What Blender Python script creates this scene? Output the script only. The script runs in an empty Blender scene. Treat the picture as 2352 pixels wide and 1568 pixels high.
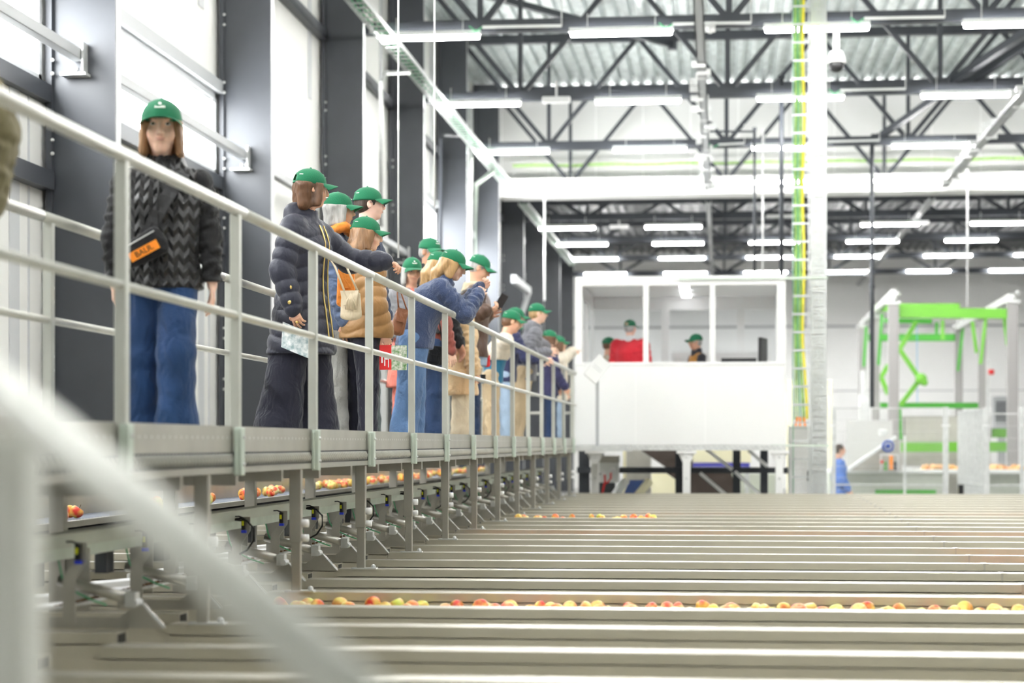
import bpy, bmesh, math, random
import numpy as np
from mathutils import Vector, Matrix
PI = math.pi
rnd = random.Random(7)
C = bpy.context.scene.collection
S = bpy.context.scene

# ------------------------------------------------------------------ camera
EY = 1.75                      # eye height above the hall floor
TH = math.atan(479 / 4500.0)   # yaw to the left of the hall's long axis (+Y)
cam_d = bpy.data.cameras.new('camera')
cam = bpy.data.objects.new('camera', cam_d); C.objects.link(cam)
cam.location = (0, 0, EY)
cam.rotation_euler = (PI / 2, 0, TH)
cam_d.sensor_width = 36
cam_d.lens = 36 * 4500.0 / 2352
cam_d.shift_y = (1018 - 784) / 2352.0
cam_d.clip_start = 0.05; cam_d.clip_end = 300
cam_d.dof.use_dof = True
cam_d.dof.focus_distance = 12.2
cam_d.dof.aperture_fstop = 2.0
S.camera = cam

# ------------------------------------------------------------------ world and exposure
W = bpy.data.worlds.new('world'); S.world = W; W.use_nodes = True
wn = W.node_tree; bg = wn.nodes['Background']
# bright overcast sky outside the window wall (west, -X); the rest of the hall continues, dimmer, on the other sides
wt = wn.nodes.new('ShaderNodeTexCoord'); ws = wn.nodes.new('ShaderNodeSeparateXYZ'); wr_ = wn.nodes.new('ShaderNodeValToRGB')
wn.links.new(wt.outputs['Generated'], ws.inputs[0]); wm_ = wn.nodes.new('ShaderNodeMapRange')
wm_.inputs['From Min'].default_value = -1; wm_.inputs['From Max'].default_value = 1; wn.links.new(ws.outputs['X'], wm_.inputs['Value'])
wn.links.new(wm_.outputs[0], wr_.inputs['Fac'])
wr_.color_ramp.elements[0].position = .44; wr_.color_ramp.elements[0].color = (1, 1, 1, 1)
wr_.color_ramp.elements[1].position = .50; wr_.color_ramp.elements[1].color = (.1, .1, .1, 1)
wn.links.new(wr_.outputs['Color'], bg.inputs['Color'])
bg.inputs['Strength'].default_value = 12.0
S.view_settings.view_transform = 'Standard'
S.view_settings.look = 'None'
S.view_settings.exposure = 1.45
S.view_settings.gamma = 1
S.view_settings.use_curve_mapping = False

# ------------------------------------------------------------------ pixel rays (layout from the photograph onto real planes)
FW = Vector((-math.sin(TH), math.cos(TH), 0)); RT = Vector((math.cos(TH), math.sin(TH), 0))
def ray(px, py):
    return FW + RT * ((px - 1176) / 4500.0) + Vector((0, 0, 1)) * ((1018 - py) / 4500.0)
CP = Vector((0, 0, EY))
def onX(px, py, X): r = ray(px, py); return CP + r * (X / r.x)
def onY(px, py, Y): r = ray(px, py); return CP + r * (Y / r.y)
def onZ(px, py, Z): r = ray(px, py); return CP + r * ((Z - EY) / r.z)
def onD(px, py, d): return CP + ray(px, py) * d

# ------------------------------------------------------------------ materials
def mat(name, col, rough=.5, metal=0.0, nscale=0, namt=0.0, bump=0.0, bscale=0, stretch=(1, 1, 1), emit=0, spec=None, sheen=0, tint=None):
    m = bpy.data.materials.new(name); m.use_nodes = True
    nt = m.node_tree; b = nt.nodes['Principled BSDF']
    b.inputs['Base Color'].default_value = (*col, 1)
    b.inputs['Roughness'].default_value = rough
    b.inputs['Metallic'].default_value = metal
    if spec is not None: b.inputs['Specular IOR Level'].default_value = spec
    if sheen: b.inputs['Sheen Weight'].default_value = sheen
    if emit:
        b.inputs['Emission Color'].default_value = (*col, 1); b.inputs['Emission Strength'].default_value = emit
    if nscale or bump:
        tc = nt.nodes.new('ShaderNodeTexCoord'); mp = nt.nodes.new('ShaderNodeMapping')
        mp.inputs['Scale'].default_value = stretch
        nt.links.new(tc.outputs['Object'], mp.inputs['Vector'])
    if nscale:
        n = nt.nodes.new('ShaderNodeTexNoise'); n.inputs['Scale'].default_value = nscale; n.inputs['Detail'].default_value = 5
        nt.links.new(mp.outputs[0], n.inputs['Vector'])
        r = nt.nodes.new('ShaderNodeValToRGB')
        c2 = tint or tuple(max(0, c * (1 - namt)) for c in col)
        c1 = tuple(min(1, c * (1 + namt * .6)) for c in col)
        r.color_ramp.elements[0].position = .32; r.color_ramp.elements[0].color = (*c2, 1)
        r.color_ramp.elements[1].position = .68; r.color_ramp.elements[1].color = (*c1, 1)
        nt.links.new(n.outputs['Fac'], r.inputs['Fac']); nt.links.new(r.outputs['Color'], b.inputs['Base Color'])
    if bump:
        n2 = nt.nodes.new('ShaderNodeTexNoise'); n2.inputs['Scale'].default_value = bscale or 40; n2.inputs['Detail'].default_value = 3
        nt.links.new(mp.outputs[0], n2.inputs['Vector'])
        bp = nt.nodes.new('ShaderNodeBump'); bp.inputs['Strength'].default_value = bump; bp.inputs['Distance'].default_value = .01
        nt.links.new(n2.outputs['Fac'], bp.inputs['Height']); nt.links.new(bp.outputs['Normal'], b.inputs['Normal'])
    return m
def glass_mat(name, tint=(1, 1, 1), gloss=.06):
    m = bpy.data.materials.new(name); m.use_nodes = True; nt = m.node_tree
    nt.nodes.remove(nt.nodes['Principled BSDF'])
    o = nt.nodes['Material Output']; t = nt.nodes.new('ShaderNodeBsdfTransparent'); t.inputs[0].default_value = (*tint, 1)
    g = nt.nodes.new('ShaderNodeBsdfGlossy'); g.inputs['Roughness'].default_value = .02
    mx = nt.nodes.new('ShaderNodeMixShader'); mx.inputs[0].default_value = gloss
    nt.links.new(t.outputs[0], mx.inputs[1]); nt.links.new(g.outputs[0], mx.inputs[2]); nt.links.new(mx.outputs[0], o.inputs[0])
    return m
M = {}
M['rail'] = mat('brushed_rail_metal', (.60, .60, .55), .38, .35, 6, .06)
M['post'] = mat('anodised_post', (.56, .57, .52), .42, .3, 5, .06)
M['steel'] = mat('stainless_steel', (.50, .485, .44), .34, .75, 3, .12, .06, 60, (1, 1, 1))
M['channel'] = mat('brushed_channel_steel', (.62, .59, .50), .36, .6, 2.5, .16, .12, 30, (.12, 1, 1))
M['plate'] = mat('kick_plate', (.50, .485, .44), .4, .6, 4, .1)
M['galv'] = mat('galvanised_steel', (.70, .71, .70), .42, .45, 9, .12)
M['clamp'] = mat('greenish_clamp', (.62, .70, .62), .4, .35, 8, .08)
M['green_beam'] = mat('grey_green_beam', (.56, .60, .53), .4, .35, 4, .08)
M['dark'] = mat('anthracite_paint', (.052, .057, .068), .42, .1, 2, .1, spec=.6)
M['dark2'] = mat('anthracite_truss', (.045, .05, .06), .5, .1)
M['panel'] = mat('white_wall_panel', (.82, .815, .785), .55, 0, .6, .03)
M['panel2'] = mat('pale_grey_back_wall', (.97, .97, .96), .6, 0, .4, .04)
M['panel3'] = mat('off_white_wall_panel', (.68, .68, .665), .6, 0, .5, .05)
M['joint'] = mat('panel_joint_grey', (.42, .43, .44), .5)
M['greyjoint'] = mat('light_profile_grey', (.60, .61, .62), .5)
M['roof'] = mat('corrugated_roof_sheet', (.60, .645, .64), .38, .5, 2.5, .25)
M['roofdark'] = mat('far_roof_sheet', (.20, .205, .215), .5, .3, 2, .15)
M['white'] = mat('white_lacquer', (.84, .84, .835), .35)
M['whitem'] = mat('white_matte', (.85, .85, .84), .6)
M['floor'] = mat('grey_floor', (.42, .42, .40), .35, 0, 1, .12)
M['tube'] = mat('lit_lamp_tube', (1, 1, .98), .5, emit=58)
M['lamp'] = mat('lamp_housing', (.80, .82, .80), .4, .1)
M['black'] = mat('black_plastic', (.012, .012, .013), .4)
M['rubber'] = mat('dark_rubber', (.03, .03, .03), .6)
M['cgreen'] = mat('green_cable', (.10, .42, .20), .5)
M['clgreen'] = mat('light_green_cable', (.35, .58, .16), .5, 0, 12, .3)
M['cyellow'] = mat('yellow_cable', (.95, .83, .05), .45)
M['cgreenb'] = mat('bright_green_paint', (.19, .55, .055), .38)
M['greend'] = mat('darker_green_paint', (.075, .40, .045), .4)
M['yel'] = mat('sensor_yellow', (.75, .78, .02), .5)
M['blue'] = mat('sensor_blue', (.03, .06, .75), .4)
M['bluebelt'] = mat('blue_belt', (.0, .07, .42), .3)
M['red'] = mat('signal_red', (.75, .02, .02), .4)
M['orange'] = mat('orange_plastic', (1.0, .30, .02), .5)
M['brown'] = mat('brown_hopper_steel', (.105, .08, .068), .5, .3, 3, .2)
M['cream'] = mat('cream_yellow_panel', (.93, .88, .62), .5)
M['rust'] = mat('rusty_chain', (.20, .11, .045), .7, .3, 40, .5)
M['beltslate'] = mat('slate_conveyor_belt', (.12, .14, .19), .55, 0, 60, .4)
M['glass'] = glass_mat('window_glass', (.97, .98, .98), .05)
M['boothglass'] = glass_mat('booth_glass', (.975, .98, .985), .008)

# ------------------------------------------------------------------ mesh builder
class MB:
    def __init__(s): s.v = []; s.f = []
    def add(s, vs, fs):
        n = len(s.v); s.v += [tuple(v) for v in vs]; s.f += [tuple(i + n for i in f) for f in fs]; return s
    def box(s, a, b):
        x0, y0, z0 = a; x1, y1, z1 = b
        return s.add([(x0, y0, z0), (x1, y0, z0), (x1, y1, z0), (x0, y1, z0), (x0, y0, z1), (x1, y0, z1), (x1, y1, z1), (x0, y1, z1)],
              [(0, 3, 2, 1), (4, 5, 6, 7), (0, 1, 5, 4), (1, 2, 6, 5), (2, 3, 7, 6), (3, 0, 4, 7)])
    def cbox(s, c, d): return s.box([c[i] - d[i] / 2 for i in range(3)], [c[i] + d[i] / 2 for i in range(3)])
    def bar(s, p0, p1, w, h, up=(0, 0, 1)):
        p0 = Vector(p0); p1 = Vector(p1); d = (p1 - p0).normalized(); u = Vector(up)
        if abs(d.dot(u)) > .99: u = Vector((0, 1, 0))
        sd = d.cross(u).normalized(); u = sd.cross(d)
        vs = [p + sd * (a * w / 2) + u * (b * h / 2) for p in (p0, p1) for a, b in ((-1, -1), (1, -1), (1, 1), (-1, 1))]
        return s.add(vs, [(3, 2, 1, 0), (4, 5, 6, 7), (0, 1, 5, 4), (1, 2, 6, 5), (2, 3, 7, 6), (3, 0, 4, 7)])
    def tube(s, pts, r, n=10, cap=True):
        pts = [Vector(p) for p in pts]; rs = r if isinstance(r, (list, tuple)) else [r] * len(pts)
        base = len(s.v); up = Vector((0, 0, 1))
        for i, p in enumerate(pts):
            d = (pts[min(i + 1, len(pts) - 1)] - pts[max(i - 1, 0)]).normalized()
            u = up if abs(d.dot(up)) < .95 else Vector((0, 1, 0))
            a = d.cross(u).normalized(); b = a.cross(d)
            for k in range(n):
                t = 2 * PI * k / n; s.v.append(tuple(p + (a * math.cos(t) + b * math.sin(t)) * rs[i]))
        for i in range(len(pts) - 1):
            for k in range(n):
                k2 = (k + 1) % n; A = base + i * n
                s.f.append((A + k, A + n + k, A + n + k2, A + k2))
        if cap:
            s.f.append(tuple(base + k for k in range(n))); s.f.append(tuple(base + (len(pts) - 1) * n + k for k in reversed(range(n))))
        return s
    def prism(s, poly, ext):
        n = len(poly); ext = Vector(ext); vs = [Vector(p) for p in poly]; vs += [p + ext for p in vs]
        return s.add(vs, [tuple(range(n))[::-1], tuple(range(n, 2 * n))] + [(i, (i + 1) % n, n + (i + 1) % n, n + i) for i in range(n)])
    def ball(s, c, r, nu=12, nv=8):
        rx, ry, rz = (r, r, r) if not isinstance(r, (tuple, list)) else r
        base = len(s.v); c = Vector(c)
        for j in range(nv + 1):
            ph = PI * j / nv
            for i in range(nu):
                t = 2 * PI * i / nu; s.v.append((c.x + rx * math.sin(ph) * math.cos(t), c.y + ry * math.sin(ph) * math.sin(t), c.z + rz * math.cos(ph)))
        for j in range(nv):
            for i in range(nu):
                i2 = (i + 1) % nu; s.f.append((base + j * nu + i, base + (j + 1) * nu + i, base + (j + 1) * nu + i2, base + j * nu + i2))
        return s
    def mesh(s, name):
        me = bpy.data.meshes.new(name); me.from_pydata(s.v, [], s.f); me.update(); return me
    def build(s, name, m, parent=None, smooth=False, loc=None, bevel=0):
        me = s.mesh(name); me.materials.append(m)
        if smooth: me.polygons.foreach_set('use_smooth', [True] * len(me.polygons))
        o = bpy.data.objects.new(name, me); C.objects.link(o)
        if parent: o.parent = parent
        if loc is not None: o.location = loc
        if bevel:
            md = o.modifiers.new('bevel', 'BEVEL'); md.width = bevel; md.segments = 2; md.limit_method = 'ANGLE'
        return o
def tag(o, label=None, cat=None, group=None, kind=None):
    if label: o['label'] = label
    if cat: o['category'] = cat
    if group: o['group'] = group
    if kind: o['kind'] = kind
    return o
def empty(name, loc, rz=0, label=None, cat=None, group=None):
    o = bpy.data.objects.new(name, None); C.objects.link(o); o.location = loc; o.rotation_euler = (0, 0, rz); o.empty_display_size = .1
    return tag(o, label, cat, group)
def copy_tree(o, parent=None):
    c = o.copy(); C.objects.link(c); c.parent = parent
    for ch in list(o.children): copy_tree(ch, c)
    return c
ORD = ['first', 'second', 'third', 'fourth', 'fifth', 'sixth', 'seventh', 'eighth', 'ninth', 'tenth', 'eleventh', 'twelfth', 'thirteenth',
       'fourteenth', 'fifteenth', 'sixteenth', 'seventeenth', 'eighteenth', 'nineteenth', 'twentieth', 'twenty-first', 'twenty-second', 'twenty-third',
       'twenty-fourth', 'twenty-fifth', 'twenty-sixth', 'twenty-seventh', 'twenty-eighth', 'twenty-ninth', 'thirtieth']
# ================================================================== THE HALL
def dY(d): return d            # depth along the hall (the yaw is small; planes are given in world Y)
TRY = [17.25 + 5.93 * k for k in range(10)]        # truss axes
COLY = [16.72 + 5.98 * k for k in range(10)]       # column fronts
XC0, XC1 = -5.87, -5.28                            # column depth range (wall side, hall side)
XW = -5.93                                         # inner face of the left wall
tag(MB().box((-7, -9, -.2), (24, 80, 0)).build('floor', M['floor']), kind='structure')
# left wall: panels with openings for the window bands
def wall_left():
    mb = MB(); wins = []
    ys = [2.0] + COLY; yS = -9.0
    for k in range(len(ys) - 1):
        y0, y1 = ys[k], ys[k + 1]
        if k in (0, 1, 4, 5): wins.append((y0 + .14, y1 - .10, EY + 3.15, EY + 4.12) if k < 2 else (y0 + .14, y1 - .1, EY + 3.2, EY + 4.9))
    zt = EY + 8.8; segs = [(2.0, 76.5, None)]
    y = -9.0
    for (a, b, z0, z1) in wins:
        mb.box((XW - .18, y, 0), (XW, a, zt)); mb.box((XW - .18, a, 0), (XW, b, z0)); mb.box((XW - .18, a, z1), (XW, b, zt)); y = b
    mb.box((XW - .18, y, 0), (XW, 76.5, zt))
    tag(mb.build('wall_left', M['panel']), kind='structure')
    for i, (a, b, z0, z1) in enumerate(wins):
        f = MB(); t = .07
        f.box((XW - .14, a, z0), (XW + .02, b, z0 + t)); f.box((XW - .14, a, z1 - t), (XW + .02, b, z1))
        f.box((XW - .14, a, z0), (XW + .02, a + t, z1)); f.box((XW - .14, b - t, z0), (XW + .02, b, z1))
        o = tag(f.build('window_%d' % (i + 1), M['greyjoint']), kind='structure')
        MB().box((XW - .10, a + t, z0 + t), (XW - .09, b - t, z1 - t)).build('pane', M['glass'], o)
        bolts = MB(); n = 12
        for j in range(n):
            bolts.ball((XW + .022, a + (b - a) * (j + .5) / n, z1 - t - .03), .014, 8, 6)
        bolts.box((XW - .02, a, z1 - t - .05), (XW + .015, b, z1 - t - .01))
        bolts.build('drip_profile', M['greyjoint'], o)
        # dark sill and head girts of the window
        tag(MB().box((XW - .01, a - .1, z0 - .16), (XW + .09, b + .06, z0 - .005)).build('trim_%d' % (i * 2 + 1), M['dark']), kind='structure')
        tag(MB().box((XW - .01, a - .1, z1 + .005), (XW + .09, b + .06, z1 + .15)).build('trim_%d' % (i * 2 + 2), M['joint']), kind='structure')
    # vertical panel joints near each column and mid bay
    j = MB()
    for k in range(len(ys) - 1):
        y0, y1 = ys[k], ys[k + 1]
        j.box((XW, y1 - .85, 0), (XW + .012, y1 - .62, EY + 3.0)); 
        j.box((XW, y1 - .85, EY + 5.0), (XW + .012, y1 - .62, zt))
        j.box((XW, y1 - .40, 0), (XW + .012, y1 - .37, EY + 3.0))
    tag(j.build('trim_20', M['greyjoint']), kind='structure')
    g = MB()
    for k in range(len(ys) - 1):
        y0, y1 = ys[k], ys[k + 1]
        g.box((XW - .005, y0 + .1, EY + 2.22), (XW + .12, y1 - .05, EY + 2.38))
    tag(g.build('trim_21', M['dark']), kind='structure')
    g = MB()
    for k in range(2, len(ys) - 1):
        y0, y1 = ys[k], ys[k + 1]
        g.box((XW - .005, y0 + .1, EY + 5.98), (XW + .12, y1 - .05, EY + 6.14))
    tag(g.build('trim_22', M['dark']), kind='structure')
wall_left()
# columns
def column(k):
    y = COLY[k]; top = EY + 8.6
    lab = ('dark grey steel column against the left wall, %s from the left edge of the photo' % ORD[k])
    r = empty('steel_column', (XC0, y, 0), 0, lab, 'column', 'steel columns along the left wall')
    w = XC1 - XC0; t = .03
    MB().box((0, 0, 0), (w - .0, t, top)).build('front_plate', M['dark'], r)
    MB().box((w - .03, t, 0), (w + .0, .17, top)).build('hall_flange', M['greyjoint'], r)
    MB().box((-.02, -.06, 0), (.035, .28, top)).build('wall_flange', M['dark'], r)
    b = MB()
    for z in (.7, 1.3, 2.6, 3.3, 4.2, 5.0):
        for dz in (-.06, .06): b.ball((.045, -.065, EY + z + dz), .018, 8, 6)
    b.build('bolt', M['galv'], r)
for k in range(10): column(k)
# tie tubes between columns, each with an angle bracket on the column face
def tie(k, label):
    y1 = COLY[k]; y0 = (COLY[k - 1] + .2) if k else 3.0
    x = -5.60; z = EY + 3.40
    r = empty('tie_tube', (x, y1, z), 0, label, 'wall beam', 'horizontal tie tubes between columns')
    MB().box((-.05, y0 - y1, -.05), (.05, -.02, .05)).build('square_tube', M['joint'], r, bevel=.008)
    b = MB().box((.06, -.14, -.17), (.075, -.005, .10)); b.box((-.13, -.15, -.19), (.10, -.005, -.165))
    b.build('bracket', M['galv'], r)
    c = MB().ball((-.03, -.01, -.11), .018, 8, 6).ball((.03, -.01, -.11), .018, 8, 6); c.build('bolt', M['white'], r)
tie(0, 'grey square tube crossing the bright window at the top left corner')
tie(1, 'grey square tube crossing the bright window behind the cap of the teenager')
tie(2, 'grey square tube between second and third column, above the navy quilted coat')
tie(3, 'grey tube ending on the fourth column beside the reaching hand')
# roof: corrugated sheets, ribs running along the hall
def corrugated(y0, y1, z, m, name, x0=-6, x1=24, p=.29, hgt=.11):
    v = []; f = []; xs = []
    x = x0
    while x < x1:
        xs += [(x, 0), (x + p * .38, 0), (x + p * .5, hgt), (x + p * .88, hgt)]; x += p
    mb = MB(); vs = [(a, y0, z + b) for a, b in xs] + [(a, y1, z + b) for a, b in xs]; n = len(xs)
    vs += [(a, y0, z + b + .03) for a, b in xs] + [(a, y1, z + b + .03) for a, b in xs]
    mb.add(vs, [(i, i + 1, n + i + 1, n + i) for i in range(n - 1)] + [(2 * n + i, 3 * n + i, 3 * n + i + 1, 2 * n + i + 1) for i in range(n - 1)])
    return tag(mb.build(name, m), kind='structure')
corrugated(-9, 47.6, EY + 8.62, M['roof'], 'ceiling')
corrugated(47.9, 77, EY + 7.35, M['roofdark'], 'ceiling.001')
# wall over the opening into the far hall, with a white boxed lintel
YM = 47.7
wm = MB().box((XW, YM, EY + 6.0), (24, YM + .2, EY + 8.8))
tag(wm.build('wall_middle', M['panel3']), kind='structure')
tag(MB().box((-7, -9.2, 0), (24, -9, EY + 8.8)).build('wall_south', M['panel']), kind='structure')
tag(MB().box((24, -9.2, 0), (24.2, 76.5, EY + 8.8)).build('wall_right', M['panel']), kind='structure')
wj = MB()
for i in range(24): wj.box((XW + .6 + i * 1.15, YM - .004, EY + 6.5), (XW + .615 + i * 1.15, YM + .002, EY + 8.6))
tag(wj.build('trim_23', M['panel2']), kind='structure')
tag(MB().box((-5.3, YM - .9, EY + 5.93), (24, YM - .003, EY + 6.36)).build('trim_24', M['panel3'], bevel=.02), kind='structure')
# back wall
YB = 76.0
tag(MB().box((XW - .2, YB, 0), (24, YB + .25, EY + 7.6)).build('wall_back', M['panel2']), kind='structure')
bj = MB().box((XW, YB - .03, EY + 4.44), (24, YB, EY + 4.53)).box((XW, YB - .03, EY + 2.0), (24, YB, EY + 2.03))
tag(bj.build('trim_25', M['joint']), kind='structure')

# trusses
def truss(k, zb, zt, x1, label, lite=False):
    y = TRY[k] + .1; x0 = XC1 - .05
    r = empty('roof_truss', (0, y, zb), 0, label, 'roof truss', 'dark steel roof trusses')
    h = zt - zb
    MB().box((x0, -.09, -.09), (x1, .09, .09)).build('bottom_chord', M['dark2'], r)
    MB().box((x0, -.09, h - .09), (x1, .09, h + .09)).build('top_chord', M['dark2'], r)
    sp = 3.72; j = -1
    while .13 + j * sp < x1 - .5:
        xb = .13 + j * sp
        if xb > x0 + .2: MB().bar((xb, 0, 0), (xb, 0, h), .08, .08).build('vertical_strut', M['dark2'], r)
        for s in (-1, 1):
            xt = xb + s * sp / 2
            if xt < x0: xt = x0; 
            if xt > x1: continue
            if xb > x0: MB().bar((xb, 0, 0), (xt, 0, h * (abs(xt - xb) / (sp / 2))), .09, .09).build('diagonal_strut', M['dark2'], r)
        j += 1
    if k < 6:
        b = MB()
        for z in (-.05, .05):
            for dy in (-.1,): b.ball((x0 + .1, dy, z), .03, 8, 6); b.ball((x0 + .2, dy, z), .03, 8, 6)
        b.build('bolt', M['galv'], r)
    return r
names = {2: 'topmost dark steel roof truss, nearest to the camera', 3: 'second dark roof truss from the top, over the galvanised riser',
         4: 'third dark roof truss from the top, in front of the white wall', 5: 'fourth dark roof truss, just above the white boxed lintel',
         6: 'first dark truss seen below the white lintel', 7: 'second dark truss below the white lintel', 8: 'third dark truss below the white lintel',
         9: 'farthest dark truss, against the back wall over the booth'}
for k in range(1, 6): truss(k, EY + 6.25, EY + 8.5, 14 if k < 4 else 18, names.get(k, 'dark roof truss above the upper edge of the view'))
for k in range(6, 10): truss(k, EY + 6.12, EY + 7.25, 20, names[k])
# roof bracing between trusses
def brace(p0, p1, label, w=.12):
    r = empty('roof_brace', p0, 0, label, 'brace', 'diagonal roof braces'); q = Vector(p1) - Vector(p0)
    MB().bar((0, 0, 0), q, w, w).build('angle_bar', M['dark2'], r)
    MB().cbox((0, 0, 0), (.2, .2, .2)).build('gusset', M['dark2'], r); MB().cbox(q, (.2, .2, .2)).build('gusset', M['dark2'], r)
brace((-5.0, TRY[2], EY + 8.3), (-2.2, TRY[3], EY + 8.3), 'diagonal roof brace at upper left, near the first lamp')
brace((-5.0, TRY[3], EY + 8.3), (-1.0, TRY[4], EY + 8.3), 'diagonal roof brace left, second bay under the corrugated roof')
brace((7.9, TRY[2], EY + 8.3), (4.0, TRY[3] + .2, EY + 6.35), 'dark roof brace at the upper right, falling to the left')
brace((8.2, TRY[2] + .3, EY + 8.3), (4.3, TRY[3] + .4, EY + 6.35), 'dark roof brace at the upper right, behind its twin')
brace((7.0, TRY[3], EY + 8.3), (3.2, TRY[4] + .2, EY + 6.3), 'dark roof brace before the white wall at the right')

# ceiling lights
LX = [-4.98 + 2.86 * i for i in range(10)]
def make_lamp():
    r = empty('ceiling_light', (0, 0, 0))
    MB().box((-.77, -.06, -.0), (.77, .06, .07)).build('housing', M['lamp'], r, bevel=.01)
    MB().box((-.745, -.045, -.055), (.745, .045, -.0)).build('diffuser', M['tube'], r, bevel=.015)
    for q in (-.5, .5): MB().tube([(q, 0, .07), (q, 0, .28)], .008, 6).build('hanger', M['galv'], r)
    return r
lamp0 = None
rown = {-2: 'row above the camera', -1: 'row before the camera', 0: 'second row before the camera', 1: 'row just above the view', 2: 'topmost lamp row', 3: 'second lamp row from the top', 4: 'third lamp row from the top', 5: 'lamp row before the white lintel',
        6: 'first lamp row under the white lintel', 7: 'second lamp row under the white lintel', 8: 'third lamp row under the white lintel', 9: 'lowest lamp row, just over the booth'}
for k in range(-2, 10):
    xmax = 2.3 + .0000 + (9)
    z = EY + {-2: 6.08, -1: 6.08, 0: 6.08, 1: 6.08, 2: 6.08, 3: 6.10, 4: 6.12, 5: 6.08, 6: 5.82, 7: 5.98, 8: 6.10, 9: 6.12}[k]
    for i, x in enumerate(LX):
        xx = x + .66 + (.2 if k >= 6 else 0)
        vis = abs(TRY[k]) * .157 + .2            # right border of the view at that depth
        if xx - .75 > vis + (3 if k < 4 else 0) and k > 1: continue
        if k in (6,) and i == 2: continue
        if k < 2 and i > 6: continue
        if lamp0 is None: o = lamp0 = make_lamp()
        else: o = copy_tree(lamp0)
        o.location = (xx, (TRY[k] if k >= 0 else 17.25 + 5.93 * k) - (.55 if k == 5 else .15) - (.55 if k == 5 else 0), z)
        tag(o, 'white tube ceiling light, %s from left in the %s' % (ORD[i], rown.get(k, 'row nearest the camera')), 'ceiling light', 'tube lights under the roof trusses')
MB().box((-.6, -.06, 0), (.6, .06, .07)).build('unlit_ceiling_light', M['lamp'], loc=(LX[2] + 1.07, TRY[6] - .15, EY + 6.02))
tag(bpy.data.objects['unlit_ceiling_light'], 'unlit grey ceiling light under the white lintel, left of the cable riser', 'ceiling light')
# emergency light boxes
for (px, py, d, lab) in ((1278, 230, 35, 'small white box light between the second row lamps at left'), (1422, 521, 53, 'small white box light left in the far hall'), (2112, 512, 53, 'small white box light right in the far hall')):
    p = onD(px, py, d); o = MB().box((-.25, -.08, -.05), (.25, .08, .06)).box((-.02, -.02, .05), (.02, .02, .35)).build('emergency_light', M['white'], loc=p, bevel=.02); tag(o, lab, 'emergency light')

# longitudinal trays
def tray(x, z, y0, y1, w, label, m, ladder=False, cables=None, step=.3):
    r = empty('cable_tray', (x, y0, z), 0, label, 'cable tray'); L = y1 - y0
    s = MB().box((-w / 2, 0, -.03), (-w / 2 + .02, L, .04)).box((w / 2 - .02, 0, -.03), (w / 2, L, .04)); s.build('side_rail', m, r)
    if ladder:
        y = 0
        while y < L: MB().box((-w / 2, y, -.03), (w / 2, y + .05, -.015)).build('rung', m, r); y += step
    else: MB().box((-w / 2, 0, -.03), (w / 2, L, -.02)).build('tray_bottom', m, r)
    if cables:
        c = MB()
        for i, dx in enumerate(cables):
            c.tube([(dx + .02 * math.sin(j * 2.1 + i), L * j / 30, -.002) for j in range(31)], .014, 6)
        c.build('cables', M['cgreen'], r)
    return r
tray(-4.93, EY + 6.02, 20, 45, .26, 'ladder cable tray with green cables running along the left columns', M['galv'], True, (-.05, .03, .08))
tray(-4.93, EY + 6.02, 49, 66, .26, 'ladder cable tray at left, continuing below the white lintel', M['galv'], True, (-.05, .05))
tr_mid = tray(-.30, EY + 6.0, 24, 46.5, .14, 'narrow grey tray running away along the middle of the roof', M['joint'])
tray(-.30, EY + 6.0, 49, 75, .14, 'narrow grey tray in the far hall, above the booth', M['joint'])
tr_right = tray(5.18, EY + 6.0, 27, 46.5, .16, 'grey tray running away at the upper right, with small fittings', M['joint'])
tray(5.18, EY + 6.0, 49, 75, .14, 'grey tray slanting down at right in the far hall', M['joint'])
# small fittings clipped to the two middle trays
def fit(tr, n, st, dy):
    f = MB()
    for i in range(n): f.cbox((rnd.uniform(-.12, .12), dy + i * st, rnd.uniform(-.05, .1)), (.22, .06, .1))
    f.build('fittings', M['galv'], tr)['kind'] = 'stuff'
fit(tr_mid, 26, .6, 7); fit(tr_right, 26, .5, 6.5)
# transverse green cable line along the white wall
c = MB(); c.tube([(-5 + i * .5, YM - .5, EY + 6.72 + .015 * math.sin(i * 1.7)) for i in range(50)], .035, 6)
o = c.build('cable_duct', M['clgreen']); tag(o, 'pale green cable line crossing the white wall above the lintel', 'cable')
# short light rails hung by the trusses
def lrail(px0, px1, py, k, label):
    p = onY(px0, py, TRY[k] - .25); q = onY(px1, py - 3, TRY[k] - .25)
    r = empty('cable_rail', p, 0, label, 'rail'); q = q - p
    MB().bar((0, 0, 0), q, .05, .035).build('light_rail', M['lamp'], r)
    MB().tube([q, q + Vector((0, 0, .4))], .01, 6).build('hanger', M['galv'], r)
    MB().tube([(0, 0, 0), (-.1, 0, -.06), (-.2, 0, .02)], .012, 6).build('cable_end', M['cgreen'], r)
lrail(1108, 1290, 62, 2, 'thin pale rail between the first and second lamps of the top row')
lrail(1545, 1725, 55, 2, 'thin pale rail beside the small sensor on the top truss')
lrail(1985, 2170, 42, 2, 'thin pale rail at the right of the top truss')
lrail(1930, 2080, 207, 3, 'thin pale rail under the second truss at right')
lrail(1900, 2020, 325, 4, 'thin pale rail under the third truss near the dark pipe')
lrail(1650, 1710, 332, 4, 'thin pale rail under the third truss left of the cable riser')
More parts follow.
